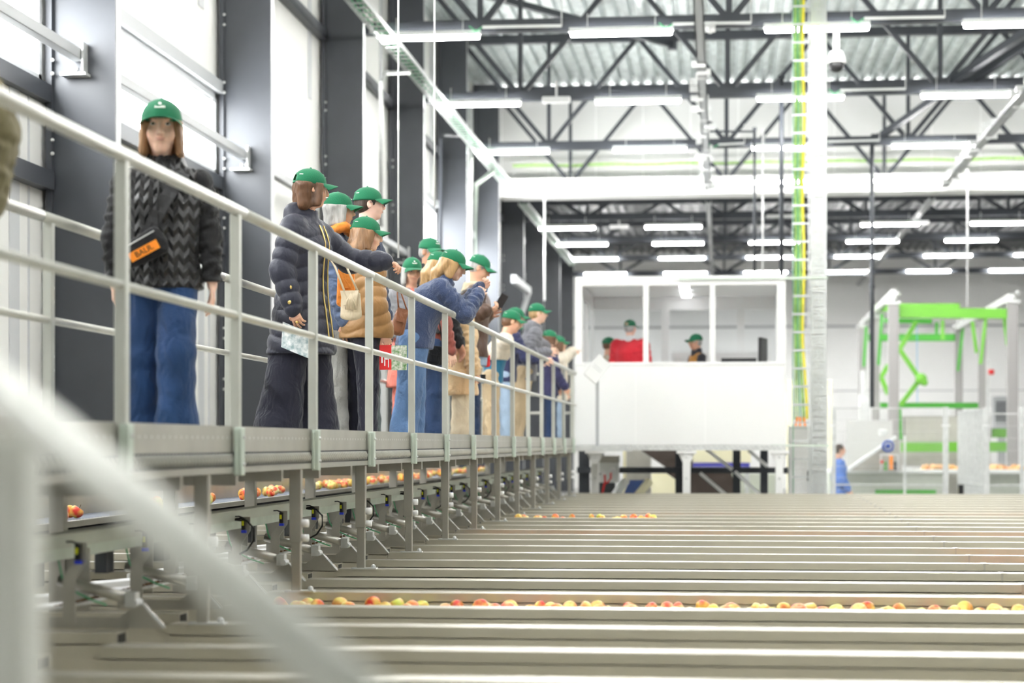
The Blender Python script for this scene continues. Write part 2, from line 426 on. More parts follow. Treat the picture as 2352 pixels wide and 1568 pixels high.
# hanging pipes and rods
def vpipe(px, py0, py1, d, rr, m, label, name='hanging_pipe'):
    a = onD(px, py0, d); b = onD(px, py1, d); h = a.z - b.z
    r = empty(name, (b.x, b.y, b.z), 0, label, 'pipe')
    MB().tube([(0, 0, 0), (0, 0, h)], rr, 12).build('pipe', m, r, True)
    MB().cbox((0, 0, h), (rr * 3, rr * 3, .06)).build('ceiling_clamp', m, r)
    MB().tube([(0, 0, h * .45), (0, 0, h * .45 + .08)], rr * 1.3, 12).build('coupling', m, r)
vpipe(1795, 178, 640, 35.2, .042, M['dark2'], 'dark vertical pipe standing over the right end of the booth')
vpipe(1733, 296, 640, 36, .026, M['dark2'], 'thin dark vertical pipe over the booth')
vpipe(2003, 330, 935, 40, .045, M['dark2'], 'long dark vertical pipe in front of the green frame')
vpipe(1752, 300, 640, 37, .015, M['white'], 'thin white rod beside the thin dark pipe over the booth')
vpipe(915, -60, 592, 16, .007, M['white'], 'thin white hanging rod left, ending behind the reaching hand', 'hanging_rod')
vpipe(998, -60, 475, 17, .007, M['white'], 'thin white hanging rod to the right of its longer neighbour', 'hanging_rod')
vpipe(1251, 458, 690, 40, .02, M['white'], 'white rod hanging above the boy in the grey hoodie', 'hanging_rod')
vpipe(2222, 392, 702, 41, .016, M['white'], 'thin white rod hanging onto the green frame', 'hanging_rod')
p = onD(1733, 302, 36); q = onD(1630, 302, 36)
o = MB().tube([p, q], .02, 8).build('pipe_arm', M['dark2']); tag(o, 'short horizontal pipe joining the thin dark pipe to the truss', 'pipe')
# conduits by the columns
def conduit(pts, rr, m, label, name='wall_conduit'):
    o = MB().tube(pts, rr, 8).build(name, m, None, True); tag(o, label, 'conduit')
a = onX(875, 520, -5.2); conduit([a, onX(875, 190, -5.2), onX(885, 168, -5.2), onX(940, 166, -5.0)], .035, M['galv'], 'grey conduit bending over beside the fourth column')
a = onX(1093, 640, -5.1); conduit([a, onX(1093, 425, -5.1), onX(1133, 392, -5.0)], .05, M['clamp'], 'pale green conduit bending up beside the fifth column')
a = onX(1081, 600, -5.15); conduit([a, onX(1081, 240, -5.15)], .045, M['galv'], 'vertical grey duct pipe left of the pale green conduit')
a = onX(1012, 640, -5.2); conduit([a, onX(1012, 320, -5.2), onX(1020, 310, -5.2), onX(1065, 312, -5.2)], .03, M['dark2'], 'dark conduit on the edge of the fifth column')
# fan heater bracket at far left columns
o = MB(); p = onX(1180, 640, -4.9); q = onX(1215, 668, -4.9); o.bar(p, q, .12, .18); o.bar(onX(1215, 668, -4.9), onX(1196, 730, -4.9), .1, .12)
tag(o.build('heater_fan', M['joint']), 'grey fan heater bracket on a column behind the brown jacket', 'fan heater')
# dome camera and small sensor
def dome(px, py, d, s, label):
    p = onD(px, py, d); r = empty('dome_camera', p, 0, label, 'security camera')
    MB().tube([(0, 0, .0), (0, 0, .5 * s)], .035 * s, 12).build('stem', M['white'], r, True)
    MB().tube([(0, 0, .10 * s), (0, 0, -.02 * s)], [.07 * s, .11 * s], 16).build('housing', M['white'], r, True)
    MB().ball((0, 0, -.04 * s), .085 * s).build('dome', M['black'], r, True)
dome(1921, 140, 29.4, 1.4, 'white dome camera with a black lens hanging right of the perforated riser')
o = MB().cbox((0, 0, 0), (.16, .1, .14)).ball((0, -.05, -.05), .06).build('motion_sensor', M['white'], loc=onD(1631, 62, 29.0)); tag(o, 'small white sensor under the top truss', 'sensor')
# ================================================================== SORTING CHANNELS
ZT = EY - .702                 # level of the channel rims
PITCH = .842
Y0 = onZ(2000, 1505, ZT).y     # nearest measured rim
rims = [Y0 + PITCH * (i - 2) for i in range(27)]
rims = [y for y in rims if y < onZ(1700, 1135.5, ZT).y + .3]
def channel(y, x0, x1, name, label, group, last=False):
    r = empty(name, (x0, y, ZT), 0, label, 'sorting channel', group); L = x1 - x0
    fl = .14; dp = .40
    w = MB()
    w.box((0, 0, -.045), (L, fl, 0))                       # folded rim
    w.box((0, fl - .012, -dp), (L, fl, -.04))              # wall facing away
    w.box((0, .0, -dp), (L, .012, -.04))                   # wall facing the camera
    w.build('rim_wall', M['channel'], r)
    MB().box((0, fl, -dp), (L, PITCH, -dp + .01)).build('trough_floor', M['channel'], r)
    # welded butt joint
    j = MB()
    for xx in (3.55 + (y - Y0) * .02,):
        if xx < L - .1: j.box((xx, -.003, -.2), (xx + .012, 0, .002)); j.box((xx, -.002, .0), (xx + .03, fl, .002))
    if j.v: j.build('weld_seam', M['steel'], r)
    return r
XR = 6.2
for i, y in enumerate(rims):
    channel(y, -2.13, XR + (i * .12), 'sorting_channel', 'long stainless sorting channel, %s from the bottom edge of the photo' % ORD[i], 'stainless sorting channels crossing the hall')
for i, y in enumerate(rims):
    ch = channel(y + .47, -5.2, -2.22, 'feed_channel', 'short feed channel under the walkway, %s from the front' % ORD[i], 'feed channels under the walkway')
    # black plate paints the shaded hollow at the end of the folded rim
    MB().box((2.981, .015, -.04), (2.984, .10, -.006)).build('hollow_shade', M['black'], ch)
yl = rims[-1] + PITCH
o = MB().box((-2.13, yl, -.4), (XR + 3.6, yl + .1, 0)).build('end_wall', M['channel'], loc=(0, 0, ZT)); tag(o, 'steel end wall behind the farthest sorting channel', 'end wall')
# water in the flumes
# apples
def apple_meshes():
    out = []
    for k, (c1, c2) in enumerate((((.78, .05, .03), (.95, .62, .12)), ((.93, .78, .22), (.85, .25, .06)), ((.85, .12, .05), (.95, .80, .35)), ((.72, .78, .12), (.88, .45, .10)))):
        m = bpy.data.materials.new('apple_skin'); m.use_nodes = True; nt = m.node_tree; b = nt.nodes['Principled BSDF']
        tc = nt.nodes.new('ShaderNodeTexCoord'); n = nt.nodes.new('ShaderNodeTexNoise'); n.inputs['Scale'].default_value = 14
        nt.links.new(tc.outputs['Object'], n.inputs['Vector']); r = nt.nodes.new('ShaderNodeValToRGB')
        r.color_ramp.elements[0].position = .40; r.color_ramp.elements[0].color = (*c1, 1); r.color_ramp.elements[1].position = .60; r.color_ramp.elements[1].color = (*c2, 1)
        nt.links.new(n.outputs['Fac'], r.inputs['Fac']); nt.links.new(r.outputs['Color'], b.inputs['Base Color'])
        b.inputs['Roughness'].default_value = .28
        nu, nv = 16, 12; mb = MB(); R = .038
        for j in range(nv + 1):
            ph = PI * j / nv; rr = R * math.sin(ph) * (1 + .10 * math.cos(ph)); z = R * .9 * math.cos(ph)
            if j < 3: z -= R * .28 * (1 - j / 3) ** 1.0
            if j == nv: z += R * .12
            for i in range(nu):
                t = 2 * PI * i / nu; mb.v.append((rr * math.cos(t), rr * math.sin(t), z))
        for j in range(nv):
            for i in range(nu): i2 = (i + 1) % nu; mb.f.append((j * nu + i, (j + 1) * nu + i, (j + 1) * nu + i2, j * nu + i2))
        me = mb.mesh('apple'); me.materials.append(m); me.polygons.foreach_set('use_smooth', [True] * len(me.polygons))
        out.append(me)
    return out
AM = apple_meshes()
stem_me = MB().tube([(0, 0, .022), (.003, 0, .036), (.006, 0, .046)], .0015, 5).mesh('stem'); stem_me.materials.append(M['rust'])
KIND = ['red and yellow', 'pale yellow', 'red striped', 'yellow green']
def apple(p, label, group, stem=False, kinds=(0, 1, 2, 3)):
    k = rnd.choice(kinds)
    o = bpy.data.objects.new('apple', AM[k]); C.objects.link(o); o.location = p
    o.rotation_euler = (rnd.uniform(-1.2, 1.2), rnd.uniform(-1.2, 1.2), rnd.uniform(0, 6)); s = rnd.uniform(.88, 1.08); o.scale = (s, s, s)
    tag(o, label, 'apple', group)
    if stem:
        st = bpy.data.objects.new('stem', stem_me); C.objects.link(st); st.parent = o
# full flume near the front
ia = min(range(len(rims)), key=lambda i: abs(rims[i] - onZ(1500, 1408, ZT).y))
ya = rims[ia]
def water(i, x0, x1, label, z=-.075):
    m = M.get('water') or mat('flume_water', (.35, .36, .32), .08, 0, 0, 0, .25, 25, spec=.5); M['water'] = m
    o = MB().box((x0, rims[i] + .116, ZT - .30), (x1, rims[i] + PITCH - .001, ZT + z)).build('water', m); tag(o, label, 'water', kind='stuff')
water(ia, -2.1, XR, 'water of the nearest apple flume')
x = -2.08; n = 0
while x < 2.25:
    s = rnd.uniform(.066, .080)
    apple((x, ya + .16 + rnd.uniform(0, .02), ZT - .046 + rnd.uniform(-.005, .006)), 'apple floating against the front rim of the nearest full flume', 'apples in the front row of the nearest flume', True, (0, 1, 1, 1, 2, 3, 3))
    x += s
for row in range(1, 5):
    x = -2.05
    while x < 2.5:
        apple((x, ya + .16 + row * .148 + rnd.uniform(-.02, .02), ZT - .055 + rnd.uniform(-.010, .008)), 'apple floating behind the front row in the nearest full flume', 'apples behind the front row of the nearest flume', False, (1, 1, 2, 3, 0))
        x += rnd.uniform(.09, .17)
ib = min(range(len(rims)), key=lambda i: abs(rims[i] - onZ(1300, 1193, ZT).y)); yb = rims[ib]
water(ib, -2.1, 3, 'water of the farther apple flume beside the walkway leg')
for k in range(34):
    px = rnd.choice([rnd.uniform(1180, 1260), rnd.uniform(1355, 1450), rnd.uniform(1470, 1505), rnd.uniform(1180, 1500)])
    p = onZ(px, 1192, ZT - .03); apple((p.x, yb + .15 + rnd.uniform(0, .3), ZT - .01 + rnd.uniform(-.03, .01)), 'apple in the farther flume near the walkway legs', 'apples in the farther flume')
# apples deeper in other flumes: only their colour shows on the steel
def deep(i, x0, x1, label):
    mb = MB(); x = x0
    while x < x1:
        for row in range(3): mb.ball((x + rnd.uniform(-.03, .03), rims[i] + .22 + row * .2, ZT - .092 + rnd.uniform(-.02, .02)), .038, 10, 7)
        x += .095
    m = M.get('applemass') or mat('apple_mass', (.85, .50, .10), .3, 0, 9, .2, tint=(.75, .12, .05)); M['applemass'] = m
    tag(mb.build('apples_in_flume', m, None, True), label, 'apples', kind='stuff')
deep(ia + 1, 1.55, 3.2, 'apples low in the flume behind the nearest full one, at the right')
deep(min(ia + 4, len(rims) - 1), 1.6, 4.0, 'apples low in the fourth flume behind the nearest full one')
deep(min(ia + 5, len(rims) - 1), 1.6, 4.0, 'apples low in the fifth flume behind the nearest full one')
deep(min(ia + 8, len(rims) - 1), -2.0, 4.0, 'apples low in the flume just before the farther full one')
deep(min(ib + 1, len(rims) - 2), -1.0, 5.0, 'apples low in the flume just behind the farther full one')

# ================================================================== WALKWAY
XF, XB = -1.96, -2.82
DZ = EY - .035                  # walking surface
WY0, WY1 = 2.6, onX(1322, 1018, XF).y
posts_px = [280, 537, 712, 845, 941, 1019, 1080, 1131, 1175, 1213, 1247, 1275, 1298, 1320]
py_ = [onX(p, 1018, XF).y for p in posts_px]
# regular spacing fitted to the photograph
pitchP = (py_[9] - py_[0]) / 9
postY = [py_[0] + pitchP * (i - 2) for i in range(16) if py_[0] + pitchP * (i - 2) < WY1 + .1]
deck = empty('walkway', (0, 0, DZ), 0, 'long raised steel walkway carrying the visitors along the left wall', 'walkway')
MB().box((XB + .02, WY0, -.03), (XF - .02, WY1, 0)).build('grating', M['plate'], deck)
MB().box((XF - .018, WY0, 0.0), (XF - .010, WY1, .105)).build('kick_plate', M['plate'], deck)
MB().box((XB + .010, WY0, 0.0), (XB + .018, WY1, .105)).build('kick_plate', M['plate'], deck)
h = MB(); y = WY0
while y < WY1: h.add([(XF - .0085, y + .006 * math.cos(t * PI / 3), .058 + .006 * math.sin(t * PI / 3)) for t in range(6)], [(0, 1, 2, 3, 4, 5)]); y += .075
h.build('punched_holes', M['white'], deck)
# serrated grating edge
g = MB(); y = WY0
while y < WY1: g.tube([(XF - .012, y, -.008), (XF - .004, y + .002, -.03), (XF - .012, y, -.055)], [.006, .0085, .006], 8, False); y += .047
g.build('serrated_edge', M['rail'], deck, True)
MB().box((XF - .03, WY0, -.058), (XF - .014, WY1, -.001)).build('edge_strip', M['dark2'], deck)  # dark colour puts shade into the gaps between the ribs
MB().box((XF - .05, WY0, -.085), (XF + .0, WY1, -.060)).build('side_beam', M['steel'], deck)
MB().box((XB, WY1, -.07), (-1.25, WY1 + 1.3, 0)).build('landing_plate', M['galv'], deck)
MB().box((XB, WY0, -.15), (XB + .05, WY1, -.04)).build('side_beam', M['steel'], deck)
y = WY0 + .3
while y < WY1: MB().box((XB + .05, y, -.14), (XF - .05, y + .05, -.085)).build('cross_beam', M['steel'], deck); y += .85
backY = onX(112, 1018, XB).y
def railing(X, side, label, ztop=.985, zmid=.555):
    r = empty('railing', (X, 0, DZ), 0, label, 'railing')
    segs = []; ys = [WY0] + [y for y in (postY[3] + .12, postY[5] + .07, postY[7] + .3, postY[10])] + [WY1]
    for a, b in zip(ys[:-1], ys[1:]):
        MB().tube([(0, a + .004, ztop), (0, b - .004, ztop)], .0235, 20).build('top_rail', M['rail'], r, True)
    sl = MB()
    for a in ys[1:-1]: sl.tube([(0, a - .05, ztop), (0, a + .05, ztop)], .020, 16)
    sl.build('rail_sleeve', M['galv'], r, True)
    MB().tube([(0, WY0, zmid), (0, WY1, zmid)], .0165, 16).build('mid_rail', M['rail'], r, True)
    for y in (postY if side > 0 else [backY + 2 * pitchP * q for q in range(-1, 8) if backY + 2 * pitchP * q < WY1]):
        p = MB().box((-.020, y - .022, -.0), (.020, y + .022, ztop - .02)).build('post', M['post'], r, bevel=.004)
        b = MB().box((.0, y - .030, -.095), (.032, y + .030, .10)).box((.0, y - .036, -.088), (.014, y + .036, .09)) if side > 0 else MB().box((-.03, y - .03, -.095), (.0, y + .03, .10))
        b.build('post_clamp', M['clamp'], r, bevel=.003)
        if side > 0:
            bo = MB().ball((.034, y, .06), .008, 8, 6).ball((.034, y, -.05), .008, 8, 6); bo.build('bolt', M['galv'], r)
    return r
railing(XF, 1, 'near pale metal railing of the walkway, in front of the visitors')
railing(XB, -1, 'rear pale metal railing of the walkway, behind the visitors')
# legs of the walkway
XS = -2.0
legpx = [(452, 1440), (680, 1355), (827, 1305), (940, 1268), (1025, 1240), (1095, 1215), (1150, 1195)]
ly0 = onX(680, 1018, XS).y; lp = PITCH * 2
def leg(y, X, ztop):
    H = ztop - ZT; o0 = Vector((X, y, ZT)) - deck.location
    r = MB().box((-.028, -.024, H * .40), (.028, .024, H)).build('leg', M['steel'], deck, bevel=.003); r.location = o0
    MB().box((-.020, -.018, 0), (.024, .018, H * .41)).build('lower_tube', M['steel'], r, bevel=.003)
    MB().box((-.05, -.03, 0), (.09, .03, .008)).build('foot_plate', M['galv'], r)
    MB().tube([(.028, .0, H * .56), (.06, 0, H * .56)], .02, 10).build('clamp_knob', M['white'], r, True)
    MB().tube([(.028, .0, H * .44), (.06, 0, H * .44)], .018, 10).build('clamp_knob', M['white'], r, True)
    MB().ball((.07, 0, .014), .014, 8, 6).build('anchor_bolt', M['galv'], r)
y = ly0 - lp
while y < WY1 + .3: leg(y, XS, DZ - .088); y += lp
y = ly0 - lp + .5
while y < WY1:
    r = MB().box((-.03, -.03, -.2), (.03, .03, DZ - .16 - .2)).build('rear_strut', M['steel'], deck); r.location = Vector((-2.75, y, .2)) - deck.location
    MB().box((-.05, -.05, DZ - .2 - .18), (.05, .05, DZ - .2 - .155)).build('head_plate', M['galv'], r); y += lp
# grey green beam along the sensors
XM = -2.42
bm = empty('sensor_beam', (XM, 0, EY), 0, 'grey green beam running below the walkway, carrying the sensor brackets', 'beam')
MB().box((-.03, 3, -.385), (.02, WY1, -.345)).box((-.05, 3, -.345), (.035, WY1, -.332)).build('top_profile', M['green_beam'], bm)
MB().box((-.04, 3, -.43), (-.0, WY1, -.385)).build('lower_profile', M['clamp'], bm)
# sensor gate unit, one per channel
def make_gate():
    r = empty('sensor_gate', (0, 0, 0))
    x = XM + .03
    br = MB()
    for (y0, z0, y1, z1) in ((0, -.37, 0, -.425), ):
        pass
    pts = [(x + .05, .0, -.36), (x + .05, .0, -.43), (x - .01, .0, -.49), (x - .01, .0, -.66)]
    for a, b in zip(pts[:-1], pts[1:]): br.bar(a, b, .05, .008, (0, 1, 0))
    # plates face the camera: thin along Y, wide along X
    br = MB(); 
    prof = [(.02, -.365), (.062, -.365), (.062, -.435), (.018, -.50), (.018, -.665), (-.03, -.665), (-.03, -.495), (.02, -.43)]
    br.prism([(x + a, 0, b) for a, b in prof], (0, .006, 0)); br.build('bracket', M['steel'], r)
    MB().box((x + .022, -.022, -.43), (x + .042, -.004, -.372)).build('sensor', M['black'], r, bevel=.002)
    MB().box((x + .026, -.026, -.408), (x + .036, -.022, -.385)).build('sensor_label', M['yel'], r)
    MB().box((x + .022, -.024, -.445), (x + .046, -.004, -.431)).build('sensor_clip', M['blue'], r)
    MB().tube([(x + .034, -.012, -.372), (x + .01, -.014, -.362), (x - .03, -.016, -.364), (x - .055, -.016, -.378), (x - .07, -.018, -.41)], .004, 6).build('sensor_cable', M['black'], r, True)
    MB().tube([(x - .08, .10, -.44), (x - .06, .08, -.50), (x - .03, .06, -.54), (x + .06, .05, -.58), (x + .12, .05, -.60)], .004, 6).build('air_hose', M['cgreen'], r, True)
    cy = MB().tube([(x - .10, .16, -.515), (x + .17, .16, -.585)], .022, 12); cy.build('pneumatic_cylinder', M['steel'], r, True)
    cl = MB().box((x + .165, .13, -.615), (x + .205, .19, -.56)).tube([(x + .20, .12, -.60), (x + .20, .20, -.60)], .016, 10); cl.build('clevis', M['galv'], r)
    sp = MB().prism([(x - .15, .20, -.70), (x + .30, .20, -.70), (x + .30, .20, -.69), (x + .22, .20, -.605), (x + .20, .20, -.605), (x + .12, .20, -.66), (x - .15, .20, -.66)], (0, .008, 0)); sp.build('gate_plate', M['steel'], r)
    rd = MB().tube([(x + .21, .19, -.60), (x + .30, .18, -.695)], .004, 6); rd.build('stay_rod', M['galv'], r)
    sd = MB().box((x - .12, .28, -.64), (x - .02, .288, -.40)); sd.build('side_plate', M['steel'], r)
    bd = MB()
    for i in range(14): bd.tube([(x - .22 + i * .02, .12, -.645 + i * .005), (x - .22 + i * .02, .16, -.645 + i * .005)], .006, 6)
    bd.build('roller_chain', M['rust'], r)
    MB().prism([(x - .6, .10, -.70), (x - .6, .10, -.66), (x + .02, .10, -.60), (x + .02, .10, -.605)], (0, .30, 0)).build('transfer_belt', M['white'], r)
    MB().box((x - .20, .05, -.54), (x - .15, .15, -.42)).build('valve_block', M['dark2'], r)
    return r
g0 = None
ang0 = onX(560, 1018, XM + .06).y
k = 0; y = ang0 - 3 * PITCH
while y < WY1 - .6:
    if y > 3.5:
        if g0 is None: o = g0 = make_gate()
        else: o = copy_tree(g0)
        o.location = (0, y, EY); tag(o, 'sensor gate with yellow and blue sensor under the walkway, %s from the left' % ORD[k], 'sensor gate', 'sensor gates along the grey green beam')
        k += 1
    y += PITCH
# the half-pitch curl of black cable on every other gate
k = 0; y = ang0
while y < WY1 - 4:
    x = XM + .03
    pts = [(x + .03, y - .01, EY - .37), (x - .03, y - .02, EY - .378), (x + .05, y - .02, EY - .385), (x + .085, y - .02, EY - .42), (x + .085, y - .02, EY - .48), (x + .05, y - .01, EY - .53), (x + .01, y, EY - .55)]
    o = MB().tube(pts, .0055, 7).build('looped_cable', M['black'], None, True); tag(o, 'black looped cable hanging at the grey green beam, %s from the left' % ORD[k], 'cable', 'black looped cables'); k += 1; y += PITCH * 2
# apple conveyor behind
XV = -3.25; zc = EY - .36
cv = empty('apple_conveyor', (XV, 0, zc), 0, 'long slate belt conveyor carrying apples behind the walkway legs', 'conveyor')
MB().box((-.40, 4, -.06), (.0, 27.2, -.045)).build('belt', M['beltslate'], cv)
MB().box((.0, 4, -.060), (.02, 27.2, -.028)).box((0, 4, -.034), (.035, 27.2, -.027)).build('front_rail', M['steel'], cv)
MB().box((-.43, 4, -.055), (-.40, 27.2, .10)).box((-.44, 4, .095), (-.40, 27.2, .105)).build('rear_rail', M['steel'], cv)
MB().box((-.35, 4, -.22), (-.03, 27.2, -.075)).build('frame', M['dark2'], cv)
bl = MB(); y = 4.1
while y < 25: bl.box((-.02, y, -.2), (.0, y + .5, -.09)); y += .62
bl.build('cover_plates', M['rubber'], cv)
dn = MB(); y = 4.1
while y < 20: dn.prism([(-.012, y, -.044), (-.012, y + .025, -.044), (-.012, y + .012, -.028)], (-.01, 0, 0)); y += .05
dn.build('belt_edge_teeth', M['rubber'], cv)
lg = MB(); y = 4.6
while y < 25: lg.box((-.38, y, ZT - zc), (-.32, y + .06, -.22)); lg.box((-.06, y, ZT - zc), (-.0, y + .06, -.22)); y += 2.5
lg.build('stand', M['dark2'], cv)
def cva(px, n, spread, grp):
    for _ in range(n):
        q = px + rnd.uniform(-spread, spread); dx = rnd.uniform(.05, .34)
        b = onX(q, 1018, XV - dx)
        apple((XV - dx, b.y, zc - .045 + .036), 'apple riding on the slate conveyor belt behind the walkway legs', 'apples on the conveyor belt', True, kinds=(0, 1, 2, 3, 0, 2))
for (px, n, sp) in ((165, 3, 35), (350, 7, 22), (478, 3, 10), (560, 3, 14), (600, 4, 22), (632, 4, 14), (742, 14, 34), (775, 8, 20), (812, 10, 30), (868, 12, 28), (910, 14, 25), (965, 16, 30), (1000, 14, 25), (1050, 14, 25), (1100, 8, 20)):
    cva(px, n, sp, '')

# ================================================================== BLURRED STAIR RAIL NEAR THE CAMERA
M['srail'] = mat('grey_stair_rail_metal', (.86, .86, .80), .45, .1, 5, .06)
sr = empty('stair_railing', onD(45, 1700, 2.05), 0, 'blurred thick pale handrail and post in the near left foreground', 'railing')
o0 = sr.location
a = onD(-120, 795, 2.15) - o0; m1 = onD(300, 1143, 1.88) - o0; b = onD(1000, 1758, 1.45) - o0
MB().tube([a, m1, b], .0245, 24).build('handrail', M['srail'], sr, True)
pt = onD(38, 1000, 2.10) - o0; pb = Vector((pt.x, pt.y, -(o0.z)))
MB().bar(pb, pt, .062, .045, (1, 0, 0)).build('post', M['srail'], sr, bevel=.006)
# ================================================================== PEOPLE: signed distance bodies, meshed with surface nets
V3 = lambda *a: np.array(a, dtype=float)
def nrm(v): v = np.asarray(v, float); return v / (np.linalg.norm(v) + 1e-12)
class Field:
    def __init__(s, lo, hi, h):
        s.lo = np.asarray(lo, float); s.h = h; s.n = np.maximum(4, np.ceil((np.asarray(hi) - s.lo) / h).astype(int) + 1)
        s.a = np.full(s.n, 1.0, np.float32); s.ax = [s.lo[i] + h * np.arange(s.n[i]) for i in range(3)]
    def sub(s, lo, hi):
        i0 = np.clip(np.floor((np.asarray(lo) - s.lo) / s.h).astype(int), 0, s.n); i1 = np.clip(np.ceil((np.asarray(hi) - s.lo) / s.h).astype(int) + 1, 0, s.n)
        if np.any(i1 <= i0): return None
        sl = tuple(slice(a, b) for a, b in zip(i0, i1))
        P = np.meshgrid(s.ax[0][sl[0]], s.ax[1][sl[1]], s.ax[2][sl[2]], indexing='ij')
        return sl, P
    def merge(s, sl, d, k, op='u'):
        a = s.a[sl]; d = d.astype(np.float32)
        if op == 'u':
            h = np.clip(.5 + .5 * (a - d) / k, 0, 1); s.a[sl] = a * (1 - h) + d * h - k * h * (1 - h)
        elif op == 's':      # subtract d
            h = np.clip(.5 - .5 * (a + d) / k, 0, 1); s.a[sl] = a * (1 - h) - d * h + k * h * (1 - h)
        else:                # intersect
            s.a[sl] = np.maximum(a, d)
    # tapered capsule with an elliptical section; U is the direction of the first radius
    def cap(s, a, b, ra, rb, k=.02, U=None, disp=None, op='u'):
        a = np.asarray(a, float); b = np.asarray(b, float)
        ra = ra if isinstance(ra, (tuple, list)) else (ra, ra); rb = rb if isinstance(rb, (tuple, list)) else (rb, rb)
        w = b - a; L = np.linalg.norm(w); w = w / (L + 1e-9)
        if U is None: U = V3(1, 0, 0) if abs(w[0]) < .9 else V3(0, 1, 0)
        U = nrm(U - w * np.dot(U, w)); V = np.cross(w, U)
        m = max(*ra, *rb) + k + 3 * s.h + .02
        r = s.sub(np.minimum(a, b) - m, np.maximum(a, b) + m)
        if r is None: return
        sl, (X, Y, Z) = r
        X = X - a[0]; Y = Y - a[1]; Z = Z - a[2]
        t = X * w[0] + Y * w[1] + Z * w[2]; x = X * U[0] + Y * U[1] + Z * U[2]; y = X * V[0] + Y * V[1] + Z * V[2]
        tt = np.clip(t / (L + 1e-9), 0, 1); z = t - tt * L
        ru = ra[0] + (rb[0] - ra[0]) * tt; rv = ra[1] + (rb[1] - ra[1]) * tt; rz = np.minimum(ru, rv)
        q = np.sqrt(x * x + y * y + z * z) + 1e-9; kk = np.sqrt((x / ru) ** 2 + (y / rv) ** 2 + (z / rz) ** 2) + 1e-9
        d = q * (1 - 1 / kk)
        if disp is not None: d = d - disp(tt, x, y, X + a[0], Y + a[1], Z + a[2])
        s.merge(sl, d, k, op)
    def ell(s, c, r, k=.01, rot=None, op='u'):
        c = np.asarray(c, float); R = np.eye(3) if rot is None else rot; m = max(r) + k + 3 * s.h
        q = s.sub(c - m, c + m)
        if q is None: return
        sl, (X, Y, Z) = q; X = X - c[0]; Y = Y - c[1]; Z = Z - c[2]
        x = X * R[0, 0] + Y * R[1, 0] + Z * R[2, 0]; y = X * R[0, 1] + Y * R[1, 1] + Z * R[2, 1]; z = X * R[0, 2] + Y * R[1, 2] + Z * R[2, 2]
        l = np.sqrt(x * x + y * y + z * z) + 1e-9; kk = np.sqrt((x / r[0]) ** 2 + (y / r[1]) ** 2 + (z / r[2]) ** 2) + 1e-9
        s.merge(sl, l * (1 - 1 / kk), k, op)
    def half(s, p, n, op='i'):    # keep the side the normal points away from
        X, Y, Z = np.meshgrid(*s.ax, indexing='ij'); n = nrm(n)
        d = (X - p[0]) * n[0] + (Y - p[1]) * n[1] + (Z - p[2]) * n[2]
        s.a = np.maximum(s.a, d.astype(np.float32))
    def noise(s, amp, sc, seed=0):
        X, Y, Z = np.meshgrid(*s.ax, indexing='ij'); g = random.Random(seed); o = 0
        for i in range(5):
            f = [g.uniform(-1, 1) * sc * (1 + .6 * i) for _ in range(3)]; o = o + np.sin(X * f[0] + Y * f[1] + Z * f[2] * .8 + g.uniform(0, 6)) / (1 + .6 * i)
        s.a -= (amp * o / 2.2).astype(np.float32)
    def net(s):
        a = s.a; a = a.copy(); a[0] = a[-1] = 1; a[:, 0] = a[:, -1] = 1; a[:, :, 0] = a[:, :, -1] = 1
        neg = a < 0; nx, ny, nz = [k - 1 for k in a.shape]
        cnt = np.zeros((nx, ny, nz), np.int8); offs = [(i, j, k) for i in (0, 1) for j in (0, 1) for k in (0, 1)]
        for i, j, k in offs: cnt += neg[i:i + nx, j:j + ny, k:k + nz]
        act = (cnt > 0) & (cnt < 8); idx = np.argwhere(act)
        if len(idx) == 0: return np.zeros((0, 3)), np.zeros((0, 4), int)
        ids = np.full(act.shape, -1, np.int64); ids[act] = np.arange(len(idx))
        I, J, K = idx.T; cv = {o: a[I + o[0], J + o[1], K + o[2]] for o in offs}
        acc = np.zeros((len(idx), 3)); n = np.zeros(len(idx))
        for o in offs:
            for ax in range(3):
                if o[ax]: continue
                o2 = list(o); o2[ax] = 1; o2 = tuple(o2); c1 = cv[o]; c2 = cv[o2]; m = (c1 < 0) != (c2 < 0)
                t = np.where(m, c1 / np.where(m, c1 - c2, 1), 0); p = np.tile(np.array(o, float), (len(idx), 1)); p[:, ax] = t
                acc[m] += p[m]; n[m] += 1
        v = (idx + acc / n[:, None]) * s.h + s.lo
        F = []
        for ax in range(3):
            b = [x for x in range(3) if x != ax]
            sl0 = [slice(None)] * 3; sl1 = [slice(None)] * 3; sl0[ax] = slice(0, -1); sl1[ax] = slice(1, None)
            n0 = neg[tuple(sl0)]; n1 = neg[tuple(sl1)]; e = np.argwhere(n0 != n1)
            if not len(e): continue
            ok = (e[:, b[0]] > 0) & (e[:, b[1]] > 0) & (e[:, b[0]] < act.shape[b[0]]) & (e[:, b[1]] < act.shape[b[1]]); e = e[ok]
            q = []
            for d0, d1 in ((-1, -1), (0, -1), (0, 0), (-1, 0)):
                c = e.copy(); c[:, b[0]] += d0; c[:, b[1]] += d1; q.append(ids[c[:, 0], c[:, 1], c[:, 2]])
            q = np.stack(q, 1); inside = neg[e[:, 0], e[:, 1], e[:, 2]]
            flip = inside if ax != 1 else ~inside
            q[~flip] = q[~flip][:, ::-1]; F.append(q)
        F = np.concatenate(F); F = F[(F >= 0).all(1)]
        return v, F
